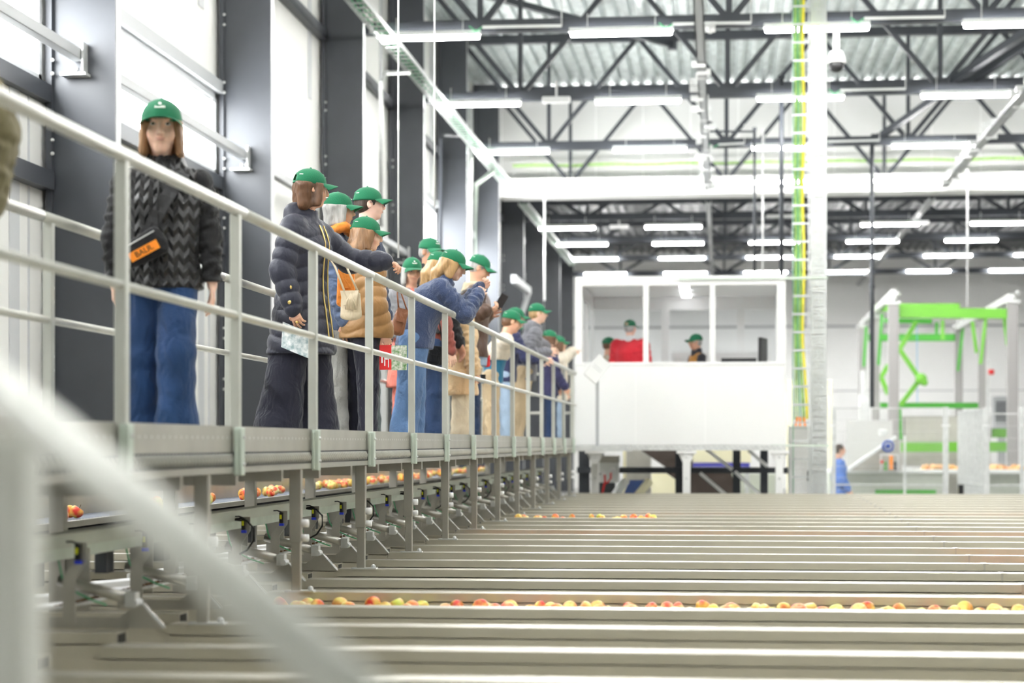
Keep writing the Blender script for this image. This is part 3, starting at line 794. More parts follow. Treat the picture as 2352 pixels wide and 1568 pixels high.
def mesh_of(parts, name, mats, smooth=True):
    vs = []; fs = []; mi = []; n = 0
    for i, (v, f, m) in enumerate(parts):
        vs.append(v); fs.append(f + n); mi.append(np.full(len(f), m)); n += len(v)
    v = np.concatenate(vs); f = np.concatenate(fs); mi = np.concatenate(mi)
    me = bpy.data.meshes.new(name); me.vertices.add(len(v)); me.vertices.foreach_set('co', v.astype(np.float32).ravel())
    me.loops.add(len(f) * 4); me.loops.foreach_set('vertex_index', f.astype(np.int32).ravel()); me.polygons.add(len(f))
    me.polygons.foreach_set('loop_start', np.arange(0, len(f) * 4, 4, dtype=np.int32)); me.polygons.foreach_set('loop_total', np.full(len(f), 4, np.int32))
    me.polygons.foreach_set('use_smooth', np.ones(len(f), bool)); 
    for m in mats: me.materials.append(m)
    me.polygons.foreach_set('material_index', mi.astype(np.int32)); me.update(calc_edges=True); me.validate()
    return me
def sdf_obj(fields, name, m, parent):
    me = mesh_of([(*f.net(), 0) for f in fields], name, [m]); o = bpy.data.objects.new(name, me); C.objects.link(o); o.parent = parent; return o
def rotm(axis, a): return np.array(Matrix.Rotation(a, 3, Vector(axis)))
def cloth(name, col, bump=.35, bscale=90, rough=.85, sheen=.15, nscale=5, namt=.12, stretch=(1, 1, 1), fold=.55):
    if name in M: return M[name]
    m = mat(name, col, rough, 0, nscale, namt, bump, bscale, stretch, sheen=sheen); nt = m.node_tree; b = nt.nodes['Principled BSDF']
    fine = b.inputs['Normal'].links[0].from_node; mp = [n for n in nt.nodes if n.type == 'MAPPING'][0]
    if fold:      # soft garment folds under the weave
        n = nt.nodes.new('ShaderNodeTexNoise'); n.inputs['Scale'].default_value = 11; n.inputs['Detail'].default_value = 2; n.inputs['Distortion'].default_value = 1.2
        m2 = nt.nodes.new('ShaderNodeMapping'); m2.inputs['Scale'].default_value = (1, 1, .55); m2.inputs['Rotation'].default_value = (.5, .4, 0)
        nt.links.new([q for q in nt.nodes if q.type == 'TEX_COORD'][0].outputs['Object'], m2.inputs[0]); nt.links.new(m2.outputs[0], n.inputs['Vector'])
        bp = nt.nodes.new('ShaderNodeBump'); bp.inputs['Strength'].default_value = fold; bp.inputs['Distance'].default_value = .05
        nt.links.new(n.outputs['Fac'], bp.inputs['Height']); nt.links.new(bp.outputs['Normal'], fine.inputs['Normal'])
    M[name] = m; return M[name]
def skin(tone):
    n = 'skin_%s' % tone
    if n in M: return M[n]
    c = {'fair': (.90, .58, .43), 'warm': (.80, .46, .31), 'tan': (.70, .38, .25), 'pink': (.92, .60, .48)}[tone]
    m = mat(n, c, .5, 0, 9, .10, .05, 120); b = m.node_tree.nodes['Principled BSDF']
    b.inputs['Subsurface Weight'].default_value = .12; b.inputs['Subsurface Radius'].default_value = (.02, .008, .004); b.inputs['Subsurface Scale'].default_value = .5
    M[n] = m; return m
def hairm(name, col): return cloth('hair_' + name, col, .9, 55, .45, .0, 30, .35, (1, 1, .12), fold=0)
M['cap'] = mat('green_cap_cotton', (.008, .175, .078), .85, 0, 7, .10, .25, 160, sheen=.1)
M['capunder'] = mat('green_cap_under', (.01, .20, .085), .85)
M['emblem'] = mat('white_embroidery', (.88, .90, .84), .7)
M['eyew'] = mat('eye_white', (.66, .62, .58), .3); M['iris'] = mat('dark_iris', (.05, .035, .025), .2)
M['lips'] = mat('lips', (.70, .36, .28), .45)
M['gl'] = mat('spectacle_frame_dark', (.03, .03, .035), .3); M['glb'] = mat('spectacle_frame_brown', (.18, .09, .05), .3)
M['gold'] = mat('gold_metal', (.85, .62, .22), .3, .9)
M['lens'] = glass_mat('spectacle_lens', (.96, .97, .98), .10)

DEF = dict(face=0, lean=0, neck=0, head=(0, 0), R=((.15, .1, -1), (.1, .35, -1)), L=((-.15, .1, -1), (-.1, .35, -1)), legs=((0, .04, 0), (0, .04, 0)),
           g=1.0, sex='f', tone='fair', res=.010, curl=.5)
def finger_chain(F, base, D, N, S_, lens, rads, curl, splay):
    d = nrm(D + S_ * splay); p = base.copy(); a = 0
    for i, (l, r) in enumerate(zip(lens, rads)):
        a += curl * (.55, .8, .55)[min(i, 2)]; dd = nrm(d * math.cos(a) + N * math.sin(a)); q = p + dd * l
        F.cap(p, q, r, r * .9, .004); p = q
    return p
def hand(F, wrist, D, N, side, s, curl, point=False):
    """D: finger direction, N: direction the palm faces, thumb on S side"""
    D = nrm(D); N = nrm(N - D * np.dot(N, D)); T = nrm(np.cross(N, D)) * side      # thumb side
    F.cap(wrist - D * .03 * s, wrist + D * .012 * s, (.027 * s, .020 * s), (.031 * s, .017 * s), .012, U=T)
    F.cap(wrist + D * .018 * s, wrist + D * .078 * s, (.034 * s, .015 * s), (.040 * s, .0125 * s), .012, U=T)
    for i, (o, l) in enumerate(((.031, .070), (.0105, .078), (-.0105, .073), (-.030, .058))):
        b = wrist + (D * (.084 - .004 * abs(i - 1)) + T * o) * s; c = curl * (1 + .12 * (i - 1))
        if point and i == 0: c = .05
        elif point: c = 1.5
        finger_chain(F, b, D, N, T, [l * .46 * s, l * .32 * s, l * .26 * s], [.0092 * s, .0084 * s, .0074 * s], c, .10 * (1.2 - i * .8))
    b = wrist + (D * .030 + T * .030 + N * .004) * s; td = nrm(D * .75 + T * .62 + N * .28)
    F.cap(b, b + td * .034 * s, .0130 * s, .0105 * s, .010); p = b + td * .034 * s; td2 = nrm(D * .92 + T * .22 + N * (.30 + .3 * min(curl, 1)))
    F.cap(p, p + td2 * .030 * s, .0100 * s, .0088 * s, .004); F.cap(p + td2 * .03 * s, p + td2 * .052 * s, .0088 * s, .0072 * s, .004)
def person(label, px, X, h, cfg, pos=None, group=None, dZ=None, top=None):
    c = dict(DEF); c.update(cfg); L_ = c['lean']; top = top or c.get('top')
    if top is not None: h = (onX(px, top, X).z - DZ) / (.535 + .30 * math.cos(L_ * .9) + .175 * math.cos(L_ * 1.1 + c['neck']))
    u = h / 1.75; g = c['g']; H = c['res']
    z0 = DZ if dZ is None else dZ
    p = onX(px, 1018, X) if pos is None else Vector(pos)
    root = empty('person', (p.x, p.y, z0), math.radians(c['face']) - PI / 2, label, 'person', group)
    # ---------- skeleton, local: x right, y forward, z up
    J = {}; hip = V3(0, 0, .93 * u)
    for sd, nm, lg in ((1, 'R', c['legs'][0]), (-1, 'L', c['legs'][1])):
        pitch, spread, flex = [x for x in lg]; hj = hip + V3(sd * .085 * u, 0, -.02 * u)
        d1 = nrm(V3(sd * math.sin(spread), math.sin(pitch), -math.cos(pitch) * math.cos(spread))); kn = hj + d1 * .43 * u
        pt = pitch - flex; d2 = nrm(V3(sd * math.sin(spread) * .6, math.sin(pt), -math.cos(pt))); an = kn + d2 * .41 * u
        J['hip' + nm], J['kn' + nm], J['an' + nm] = hj, kn, an
    dz = min(J['anR'][2], J['anL'][2]) - .075 * u
    for k_ in list(J): J[k_] = J[k_] - V3(0, 0, dz)
    hip = hip - V3(0, 0, dz)
    L = c['lean']; d1 = V3(0, math.sin(L * .75), math.cos(L * .75)); d2 = V3(0, math.sin(L * 1.1), math.cos(L * 1.1))
    wa = hip + d1 * .16 * u; ch = wa + d2 * .20 * u; nb = ch + d2 * .165 * u        # waist, chest, neck base
    nd = nrm(V3(0, math.sin(L * 1.1 + c['neck']), math.cos(L * 1.1 + c['neck']))); turn, nod = c['head']
    hs = (.9 + .1 * u) * (1.0 if c['sex'] == 'm' else .96) * c.get('hk', 1.0)
    Rh = rotm((0, 0, 1), -turn) @ rotm((1, 0, 0), -nod) @ rotm((0, 1, 0), c.get('tilt', 0))
    hc = nb + nd * .105 * u + V3(0, .02, .085) * hs
    sw = (.185 if c['sex'] == 'm' else .165) * u * (.8 + .2 * g)
    tw = c.get('twist', 0); sx = V3(math.cos(tw), -math.sin(tw), 0)
    for sd, nm in ((1, 'R'), (-1, 'L')):
        sh = nb - d2 * .068 * u + sx * sd * sw; a = c[nm]
        if isinstance(a, dict):
            T = np.asarray(a['t'], float) * 1.0
            if a.get('world'):
                q = Vector(T) - Vector((p.x, p.y, z0)); ang = -(math.radians(c['face']) - PI / 2); q = Matrix.Rotation(ang, 3, 'Z') @ q; T = np.array(q)
            l1, l2 = .285 * u, .25 * u; w = T - sh; Dm = min(np.linalg.norm(w), (l1 + l2) * .995); w = nrm(w); T = sh + w * Dm
            x = (l1 * l1 - l2 * l2 + Dm * Dm) / (2 * Dm); y = math.sqrt(max(0, l1 * l1 - x * x)); hn = np.asarray(a.get('hint', (sd, -1, -1)), float); hn = nrm(hn - w * np.dot(hn, w))
            el = sh + w * x + hn * y; wr = T
        else:
            el = sh + nrm(a[0]) * .285 * u; wr = el + nrm(a[1]) * .25 * u
        J['sh' + nm], J['el' + nm], J['wr' + nm] = sh, el, wr
    # ---------- body (skin): coarse trunk, fine head and hands in one mesh
    lo = np.min([np.min(list(J.values()), 0), nb - .2, V3(-.25, -.2, 0)], 0) - .12; hi = np.max([np.max(list(J.values()), 0), hc + .15], 0) + .12
    lo[2] = -.02
    B = Field(lo, hi, max(.018, H * 1.6))
    B.cap(hip - V3(0, 0, .03), wa, (.15 * u * g, .10 * u * g), (.125 * u * g, .09 * u * g), .05); B.cap(wa, ch, (.125 * u * g, .09 * u * g), (.155 * u * g, .105 * u * g), .05)
    B.cap(ch, nb - d2 * .05, (.15 * u * g, .10 * u * g), (.10 * u, .06 * u), .05)
    for nm in 'RL':
        B.cap(J['hip' + nm], J['kn' + nm], .075 * u * g, .052 * u, .03); B.cap(J['kn' + nm], J['an' + nm], .052 * u, .036 * u, .02)
        B.cap(J['sh' + nm], J['el' + nm], .045 * u * g, .036 * u, .03); B.cap(J['el' + nm], J['wr' + nm], .036 * u, .026 * u, .02)
    fh = min(H, .0065) if c.get('near') else min(H, .009)
    def hp(x, y, z): return hc + Rh @ (V3(x, y, z) * hs)
    Hf = Field(np.minimum(hc - .135, nb - .06), np.maximum(hc + .135, nb + .09), fh)
    Hf.ell(hp(0, -.012, .030), np.array((.0735, .092, .086)) * hs, .02, Rh); Hf.ell(hp(0, .024, -.030), np.array((.055, .066, .079)) * hs, .022, Rh)
    Hf.ell(hp(0, .058, -.088), np.array((.026, .022, .020)) * hs, .022, Rh)
    for sd in (-1, 1):
        Hf.ell(hp(sd * .034, .062, -.030), np.array((.022, .022, .024)) * hs, .02, Rh)                  # cheek
        Hf.ell(hp(sd * .030, .096, .010), np.array((.015, .012, .010)) * hs, .012, Rh, 's')             # eye socket
        Hf.ell(hp(sd * .0745, -.006, -.008), np.array((.010, .018, .030)) * hs, .006, Rh)               # ear
        Hf.ell(hp(sd * .082, -.000, -.006), np.array((.005, .009, .014)) * hs, .004, Rh, 's')
        Hf.ell(hp(sd * .010, .098, -.030), np.array((.008, .009, .007)) * hs, .006, Rh)                 # nostril wing
    Hf.cap(hp(0, .088, .016), hp(0, .106, -.026), .008 * hs, .0115 * hs, .012); Hf.cap(hp(-.03, .084, .026), hp(.03, .084, .026), .010 * hs, .010 * hs, .012)
    Hf.ell(hp(0, .083, -.054), np.array((.024, .013, .012)) * hs, .012, Rh)
    nr = c.get('nr', .054 if c['sex'] == 'm' else .046) * hs
    Hf.cap(hp(0, -.018, -.055), nb - d2 * .02, nr, nr * 1.12, .03); 
    hf = []
    for sd, nm in ((1, 'R'), (-1, 'L')):
        hd = c.get('hand' + nm, {})
        if hd is None: continue
        fore = nrm(J['wr' + nm] - J['el' + nm]); D = nrm(np.asarray(hd.get('D', fore), float)); N = np.asarray(hd.get('N', (-sd, 0, 0)), float)
        if abs(np.dot(nrm(N), D)) > .95: N = V3(0, 0, -1)
        w = J['wr' + nm]; s = u * (1.02 if c['sex'] == 'm' else .93); cc = w + D * .09 * s
        f = Field(cc - .135 * s, cc + .135 * s, .0042 if c.get('near') else .0055)
        hand(f, w, D, N, sd, s, hd.get('curl', c['curl']), hd.get('point', False)); f.cap(w - fore * .05, w, .028 * u, .025 * s, .012); hf.append(f)
    me = mesh_of([(*f.net(), 0) for f in [B, Hf] + hf], 'body', [skin(c['tone'])]); body = bpy.data.objects.new('body', me); C.objects.link(body); body.parent = root
    # ---------- face details
    e = MB(); ir = MB(); br = MB(); lp = MB()
    def R_(v): return [tuple(hc + Rh @ (np.array(q) * hs)) for q in v]
    for sd in (-1, 1):
        t = MB().ball((sd * .030, .0795, .009), (.0130, .0092, .0064), 12, 8); e.add(R_(t.v), t.f)
        t = MB().ball((sd * .0300, .0868, .009), (.0058, .0030, .0056), 10, 6); ir.add(R_(t.v), t.f)
        t = MB().tube([(sd * .047, .080, .026), (sd * .034, .090, .032), (sd * .016, .0935, .029)], [.002, .0036, .003], 6); br.add(R_(t.v), t.f)
    t = MB().ball((0, .0935, -.0505), (.0225, .0040, .0026), 14, 8); lp.add(R_(t.v), t.f); t = MB().ball((0, .0935, -.0565), (.0180, .0050, .0032), 14, 8); lp.add(R_(t.v), t.f)
    if c.get('facevis', True):
        e.build('eyes', M['eyew'], body, True); ir.build('iris', M['iris'], body, True); lp.build('lips', M['lips'], body, True)
        br.build('eyebrows', hairm(*c.get('hair', dict(col=('brown', (.12, .06, .03))))['col']), body, True)
    # ---------- hair
    hr = c.get('hair')
    if hr:
        F = Field(hc - V3(.17, .17, .14 + hr.get('len', 0)), hc + V3(.17, .17, .15), max(.007, H * .8)); kind = hr.get('kind', 'short')
        F.ell(hp(0, -.016, .030), np.array((.081, .095, .092)) * hs, .01, Rh)
        if kind == 'short':
            F.ell(hp(0, -.045, -.020), np.array((.074, .062, .055)) * hs, .02, Rh)
            F.half(hp(0, .045, .02), Rh @ V3(0, 1, -.35)); F.half(hp(0, -.02, -.058), Rh @ V3(0, .3, -1))
            for sd in (-1, 1): F.ell(hp(sd * .078, .004, -.016), np.array((.02, .026, .036)) * hs, .004, Rh, 's')
        elif kind == 'bob':
            for sd in (-1, 1):
                F.cap(hp(sd * .066, .015, .02), hp(sd * .074, .012, -.10), (.022 * hs, .045 * hs), (.018 * hs, .040 * hs), .02, U=V3(1, 0, 0))
                F.cap(hp(sd * .04, -.06, .0), hp(sd * .046, -.055, -.105), .052 * hs, .042 * hs, .03)
            F.noise(.004, 70, 3)
            F.ell(hp(0, .105, -.03), np.array((.052, .06, .12)) * hs, .008, Rh, 's')
        elif kind == 'long':
            ln = hr.get('len', .25); bk = V3(0, -.055, 0)
            for q in (-1, -.5, 0, .5, 1):
                a = hp(q * .06, -.045 - .02 * (1 - abs(q)), 0); b = hc + V3(q * .085, -.075 - .03 * (1 - abs(q)), 0) - V3(0, 0, ln * (1 - .1 * abs(q))) + d2 * 0
                b = b + V3(0, -.02, 0) - V3(0, L * .05, 0) + V3(*hr.get('fall', (0, 0, 0))) * ln
                F.cap(a, (a + b) / 2 - V3(0, .015, 0), .042, .036, .03); F.cap((a + b) / 2 - V3(0, .015, 0), b, .036, .018, .03)
            for sd in (-1, 1): F.cap(hp(sd * .070, .02, .01), hp(sd * .078, -.005, -.10), (.016, .034), (.016, .03), .02, U=V3(1, 0, 0))
            F.noise(.005, 60, 5); F.ell(hp(0, .10, -.03), np.array((.054, .062, .13)) * hs, .008, Rh, 's')
        if c.get('cap', True): F.half(hp(0, 0, .030), Rh @ V3(0, 0, 1))
        sdf_obj([F], 'hair', hairm(*hr['col']), body)
    # ---------- cap
    if c.get('cap', True):
        build_cap(root, hc, Rh, hs, c.get('emblem', True), c.get('near'))
    # ---------- glasses
    if c.get('glasses'):
        gl = MB(); ls = MB(); mtl = M[c['glasses']]
        for sd in (-1, 1):
            pts = [(sd * .0315 + .024 * math.cos(t), .109 - .006 * abs(math.cos(t)), .002 + .019 * math.sin(t)) for t in np.linspace(0, 2 * PI, 17)]
            t = MB().tube(pts, .0026, 6, False); gl.add(R_(t.v), t.f); t = MB().tube([(sd * .055, .099, .010), (sd * .074, .075, .012), (sd * .083, -.002, .006)], .0024, 6); gl.add(R_(t.v), t.f)
            ls.add(R_(pts[:-1]), [tuple(range(16))])
        t = MB().tube([(-.008, .104, .006), (0, .107, .009), (.008, .104, .006)], .0016, 6); gl.add(R_(t.v), t.f)
        go = gl.build('glasses', mtl, root, True); ls.build('lens', M['lens'], go)
    # ---------- trousers
    tr = c.get('trousers')
    if tr:
        th, kr, an = tr.get('r', (.088, .066, .058)); bot = tr.get('bot', .02)
        T = Field(V3(-.34, -.40, -.01), V3(.34, .45, hip[2] + .18), H)
        sd_ = tr.get('seed', 1)
        def wr(amp):
            def f(t, x, y, X, Y, Z): return amp * (np.sin(Z * 38 + np.arctan2(y, x) * 2 + 3 * t + sd_) * .5 + np.sin(Z * 61 - np.arctan2(y, x) * 3 + X * 20 + sd_) * .4) * (.35 + t)
            return f
        T.cap(hip - V3(0, 0, .03), wa - V3(0, 0, .03), (.160 * u * g, .118 * u * g), (.135 * u * g, .10 * u * g), .04)
        for nm in 'RL':
            a, b, q = J['hip' + nm], J['kn' + nm], J['an' + nm]; q = q + nrm(q - b) * (.075 * u - bot)
            T.cap(a, b, (th * u * g, th * 1.12 * u * g), (kr * u * g, kr * 1.08 * u * g), .025, disp=wr(.004)); T.cap(b, q, (kr * u * g, kr * 1.08 * u * g), (an * u, an * 1.25 * u), .02, disp=wr(.006))
            for i in range(3): T.cap(q - nrm(q - b) * (.03 + .035 * i), q - nrm(q - b) * (.045 + .035 * i), an * 1.04 * u, an * 1.1 * u, .02)
        for nm in 'RL':
            q = J['an' + nm]; 
        T.half(V3(0, 0, bot * .6), V3(0, 0, -1))
        sdf_obj([T], 'trousers', tr['m'], root)
    # ---------- shoes
    so = MB()
    for nm, sd in (('R', 1), ('L', -1)):
        a = J['an' + nm]; shin = nrm(a - J['kn' + nm]); F = Field(a + V3(-.10, -.13, -.12), a + V3(.10, .24, .06), .008 if c.get('near') else .011)
        tp = c.get('toe', {}).get(nm, 0); fw = nrm(V3(sd * .12, math.cos(tp), -math.sin(tp))); bz = a[2] - .045 * u
        hl = V3(a[0], a[1] - .03, bz); F.cap(hl, hl + fw * .17 * u, (.036 * u, .034 * u), (.042 * u, .026 * u), .02, U=V3(1, 0, 0)); F.cap(a, hl + V3(0, .02, .01), .038 * u, .04 * u, .03)
        F.half(V3(0, 0, bz - .030 * u), V3(0, 0, -1))
        o = sdf_obj([F], 'shoe', M[c.get('shoe', 'white')], root)
        s2 = MB(); n = 20; pts = []
        for k_ in range(n):
            t = 2 * PI * k_ / n; q = hl + fw * (.085 * u + .135 * u * math.cos(t)) + V3(1, 0, 0) * (.045 * u * math.sin(t)); pts.append((q[0], q[1], q[2] - .030 * u))
        s2.prism(pts, (0, 0, -.014)); s2.build('sole', M[c.get('sole', 'whitem')], o)
    # ---------- jacket / top
    for jk in c.get('tops', []):
        inf = jk.get('inf', .018); hem = jk.get('hem', -.08) * u; qp = jk.get('quilt', 0); qa = jk.get('qa', .010); fl = jk.get('flare', 0); sl = jk.get('sleeve', .42)
        allp = [J[k_ + nm] for k_ in ('sh', 'el', 'wr') for nm in 'RL'] + [nb, hip]
        lo = np.min(allp, 0) - V3(.20, .24, .1); hi = np.max(allp, 0) + V3(.2, .2, .14); lo[2] = min(lo[2], hip[2] + hem - .06)
        lo[0] = min(lo[0], -.3); hi[0] = max(hi[0], .3); lo[1] = min(lo[1], -.26); hi[1] = max(hi[1], .3)
        F = Field(lo, hi, H); ph = jk.get('seed', 0)
        def q_t(t, x, y, X, Y, Z):
            if qp: return qa * (np.sqrt(np.abs(np.sin((Z + .02 * np.sin(np.arctan2(y, x) * 3 + ph)) * PI / qp))) - .6)
            return .006 * (np.sin(Z * 33 + np.arctan2(y, x) * 2 + ph) * .5 + np.sin(Z * 20 + X * 25 + ph * 2) * .5)
        def q_a(Ln):
            def f(t, x, y, X, Y, Z):
                if qp: return .85 * qa * (np.sqrt(np.abs(np.sin(t * Ln * PI / qp + .2 * np.sin(np.arctan2(y, x) + ph)))) - .6)
                return .0045 * np.sin(t * Ln * 75 + np.arctan2(y, x) * 1.5 + ph) + .003 * np.sin(t * Ln * 130 - np.arctan2(y, x) * 2)
            return f
        ge = g * u
        hb = hip + V3(0, 0, hem) + V3(0, L * .03, 0)
        F.cap(hb, wa, ((.155 * ge + inf + fl), (.118 * ge + inf + fl)), (.130 * ge + inf, .098 * ge + inf), .05, disp=q_t); F.cap(wa, ch, (.130 * ge + inf, .098 * ge + inf), (.158 * ge + inf, .108 * ge + inf), .05, disp=q_t)
        F.cap(ch, nb - d2 * .055 * u, (.155 * ge + inf, .104 * ge + inf), (.11 * ge + inf, .068 * u + inf * .6), .05, disp=q_t)
        kk_ = .80 if jk.get('noarm') else .9; F.cap(J['shR'] * kk_ + nb * (1 - kk_) - d2 * .012, J['shL'] * kk_ + nb * (1 - kk_) - d2 * .012, .050 * u + inf * .7, .050 * u + inf * .7, .03)
        ar = jk.get('arm', 1.0); noarm = jk.get('noarm', False)
        for nm in 'RL':
            sh, el, w = J['sh' + nm], J['el' + nm], J['wr' + nm]; w2 = w - nrm(w - el) * jk.get('cuff', .01)
            if noarm: continue
            F.cap(sh, el, (.052 * ge + inf) * ar, (.044 * ge + inf) * ar, .03, disp=q_a(.29)); F.cap(el, w2, (.044 * ge + inf) * ar, (.031 * u + inf) * ar, .02, disp=q_a(.25))
            if jk.get('rib'): F.cap(w2 - nrm(w - el) * .02, w2 + nrm(w - el) * .02, .033 * u, .033 * u, .005)
        if noarm:
            for nm, sd in (('R', 1), ('L', -1)):
                F.half(J['sh' + nm] + sx * sd * (.03 + inf), sx * sd)
        co = jk.get('collar', 'crew'); nk = hp(0, -.018, -.055)
        if co == 'stand':
            F.cap(nb - d2 * .03, nb + nd * .055 * u, (nr + .038, nr + .032), (nr + .030, nr + .028), .02); F.cap(nb + nd * .0, nb + nd * .15 * u + V3(0, .015, 0), (nr + .014), (nr + .020), .006, op='s')
        elif co == 'hood':
            F.cap(nb - d2 * .03, nb + nd * .03, (nr + .035, nr + .035), (nr + .025, nr + .025), .02)
            F.cap(nb + V3(-.06, -.060, .040) * u, nb + V3(.06, -.060, .040) * u, .050 * u, .050 * u, .06); F.cap(nb + V3(0, -.05, -.04) * u, nb + V3(0, -.075, .045) * u, (.09 * u, .05 * u), (.075 * u, .045 * u), .06); F.cap(nb + V3(0, -.085, .0) * u, nb + V3(0, -.115, -.10) * u, (.085 * u, .04 * u), (.04 * u, .025 * u), .04)
            F.cap(nb + V3(-.055, .0, .035) * u, nb + V3(-.03, .08, -.05) * u, .026, .018, .02); F.cap(nb + V3(.055, .0, .035) * u, nb + V3(.03, .08, -.05) * u, .026, .018, .02)
            F.cap(nb + nd * .0, nb + nd * .15 * u + V3(0, .015, 0), (nr + .006), (nr + .012), .006, op='s')
        elif co == 'crew':
            F.cap(nb - d2 * .02, nb + nd * .012, (nr + .018, nr + .016), (nr + .012, nr + .010), .015); F.cap(nb + nd * .005, nb + nd * .15 * u, nr + .002, nr + .004, .004, op='s')
        if jk.get('noise'): F.noise(jk['noise'], 26, ph)
        F.half(V3(0, 0, hb[2] - .03), V3(0, 0, -1))
        o = sdf_obj([F], jk.get('name', 'jacket'), jk['m'], root); jk['F'] = F
        if jk.get('zip'):
            front_line(F, hip[2] + hem, nb[2] - .01, jk['zip'], jk.get('zx', (0,)), o, hip, nb)
    ctx = dict(root=root, J=J, hc=hc, Rh=Rh, hs=hs, nb=nb, ch=ch, wa=wa, hip=hip, u=u, hp=hp, p=p, z0=z0, face=c['face'], W=Matrix.Translation((p.x, p.y, z0)) @ Matrix.Rotation(math.radians(c['face']) - PI / 2, 4, 'Z'))
    if c.get('extra'): c['extra'](ctx)
    return ctx
def surf(F, o, d, n=90, st=.005):
    o = np.asarray(o, float); d = nrm(d)
    for i in range(n):          # march inwards until the field turns negative
        q = o + d * st * i; ii = np.round((q - F.lo) / F.h).astype(int)
        if np.any(ii < 0) or np.any(ii >= F.n): continue
        if F.a[tuple(ii)] < 0: return q - d * st * .5
    return None
def front_line(F, z0, z1, m, xs, parent, hip, nb, d=(0, -1, 0), name='zip'):
    for x in xs:
        pts = []
        for k_ in range(24):
            z = z0 + (z1 - z0) * k_ / 23; cy = hip[1] + (nb[1] - hip[1]) * np.clip((z - hip[2]) / (nb[2] - hip[2]), 0, 1)
            q = surf(F, (x, cy + .32, z), d, 90)
            if q is not None: pts.append(q + V3(0, .002, 0))
        pts = [sum(pts[max(0, i - 2):i + 3]) / len(pts[max(0, i - 2):i + 3]) + V3(0, .006, 0) for i in range(len(pts))]
        if len(pts) > 2: MB().tube(pts, .0045, 6).build(name, m, parent, True)
def build_cap(root, hc, Rh, hs, emblem, near):
    def P(x, y, z): return tuple(hc + Rh @ (V3(x, y, z) * hs * 1.02))
    mb = MB(); nu, nv = 36, 12; cy, cz = -.014, .030; rx, ry, rz = .0835, .1035, .090
    grid = {}
    def dome(a, b, s=1.0):
        x = rx * s * math.sin(a) * math.cos(b); y = ry * s * math.cos(a) * math.cos(b); z = rz * s * (math.sin(b) ** .92 if b > 0 else math.sin(b))
        return x, cy + y, cz + z
    for j in range(nv + 1):
        b = -.10 + (PI / 2 + .10) * j / nv
        for i in range(nu):
            a = 2 * PI * i / nu; x, y, z = dome(a, b); seam = 1 - .012 * (abs(math.cos(3 * a)) < .10) * math.cos(b)
            grid[i, j] = len(mb.v); mb.v.append(P(x * seam, y * seam, z))
    for j in range(nv):
        for i in range(nu):
            a = 2 * PI * (i + .5) / nu
            if abs(a - PI) < .42 and 1 <= j < 4 - 1.5 * (abs(a - PI) > .28): continue          # strap opening at the back
            i2 = (i + 1) % nu; mb.f.append((grid[i, j], grid[i2, j], grid[i2, j + 1], grid[i, j + 1]))
    o = mb.build('cap', M['cap'], root, True); md = o.modifiers.new('thickness', 'SOLIDIFY'); md.thickness = .003; md.offset = 1
    # brim
    br = MB(); na, nr_ = 22, 7; top = []
    for side in (0, 1):
        for j in range(nr_ + 1):
            for i in range(na + 1):
                a = -1.12 + 2.24 * i / na; t = j / nr_; w = math.cos(a * .80) ** .7
                x0, y0, z0 = dome(a, -.02, 1.0); ext = .074 * w * t
                x = x0 + math.sin(a) * ext * .35; y = y0 + ext; z = z0 - .006 * t * t - .040 * (a / 1.12) ** 2 * (.30 + t * .70) + .010
                br.v.append(P(x, y, z - .0035 * side))
    n1 = (nr_ + 1) * (na + 1)
    for j in range(nr_):
        for i in range(na):
            A = j * (na + 1) + i; br.f.append((A, A + 1, A + na + 2, A + na + 1)); B_ = A + n1; br.f.append((B_, B_ + na + 1, B_ + na + 2, B_ + 1))
    for i in range(na): A = nr_ * (na + 1) + i; br.f.append((A, A + 1, A + 1 + n1, A + n1))
    br.build('brim', M['cap'], o, True)
    MB().ball(P(0, cy, cz + rz), .007).build('button', M['cap'], o, True)
    if emblem:
        e = MB()
        def patch(a0, a1, b0, b1):
            q = [P(*dome(a, b, 1.05)) for a, b in ((a0, b0), (a1, b0), (a1, b1), (a0, b1))]; e.add(q, [(0, 1, 2, 3)])
        # small fruit mark above a joined-up wordmark
        q = [P(*dome(.04 + .10 * math.cos(t) * (1 + .2 * math.sin(2 * t)), .70 + .085 * math.sin(t), 1.05)) for t in np.linspace(0, 2 * PI, 15)[:-1]]; e.add(q, [tuple(range(14))])
        x = -.24; g2 = random.Random(5)
        while x < .30:
            w = g2.uniform(.035, .05); hh = g2.choice((.075, .075, .12)); patch(x, x + w, .44, .44 + hh); x += w + .012
        patch(-.24, .30, .462, .490)
        # little mark at the left back of the cap
        for kk in range(4): patch(-2.55 + kk * .07, -2.50 + kk * .07, .40, .46)
        patch(2.25, 2.52, .40, .445)
        e.build('emblem', M['emblem'], o)
# ================================================================== THE VISITORS
def hgt(px, py, X): return onX(px, py, X).z - DZ
def obj_at(name, mb, m, loc, label, cat, rz=0, smooth=False, group=None, bevel=0):
    o = mb.build(name, m, None, smooth, loc, bevel); o.rotation_euler = (0, 0, rz); return tag(o, label, cat, group)
BR = ('brown', (.16, .075, .035)); DK = ('dark', (.05, .03, .02)); BL = ('blond', (.52, .32, .14)); LB = ('light_brown', (.36, .20, .10)); GR = ('grey', (.48, .47, .45))
navyq = cloth('navy_quilt', (.022, .024, .045), .2, 60, .55, .1, fold=.2)
blackq = cloth('black_quilt', (.018, .018, .020), .25, 60, .5, .1)
blackk = cloth('black_knit', (.012, .012, .014), .4, 120)
denim = cloth('blue_denim', (.016, .058, .175), .5, 220, .85, .1, 6, .3, (1, 1, .4))
denimd = cloth('dark_denim', (.018, .045, .12), .5, 220, .85, .1, 6, .3, (1, 1, .4))
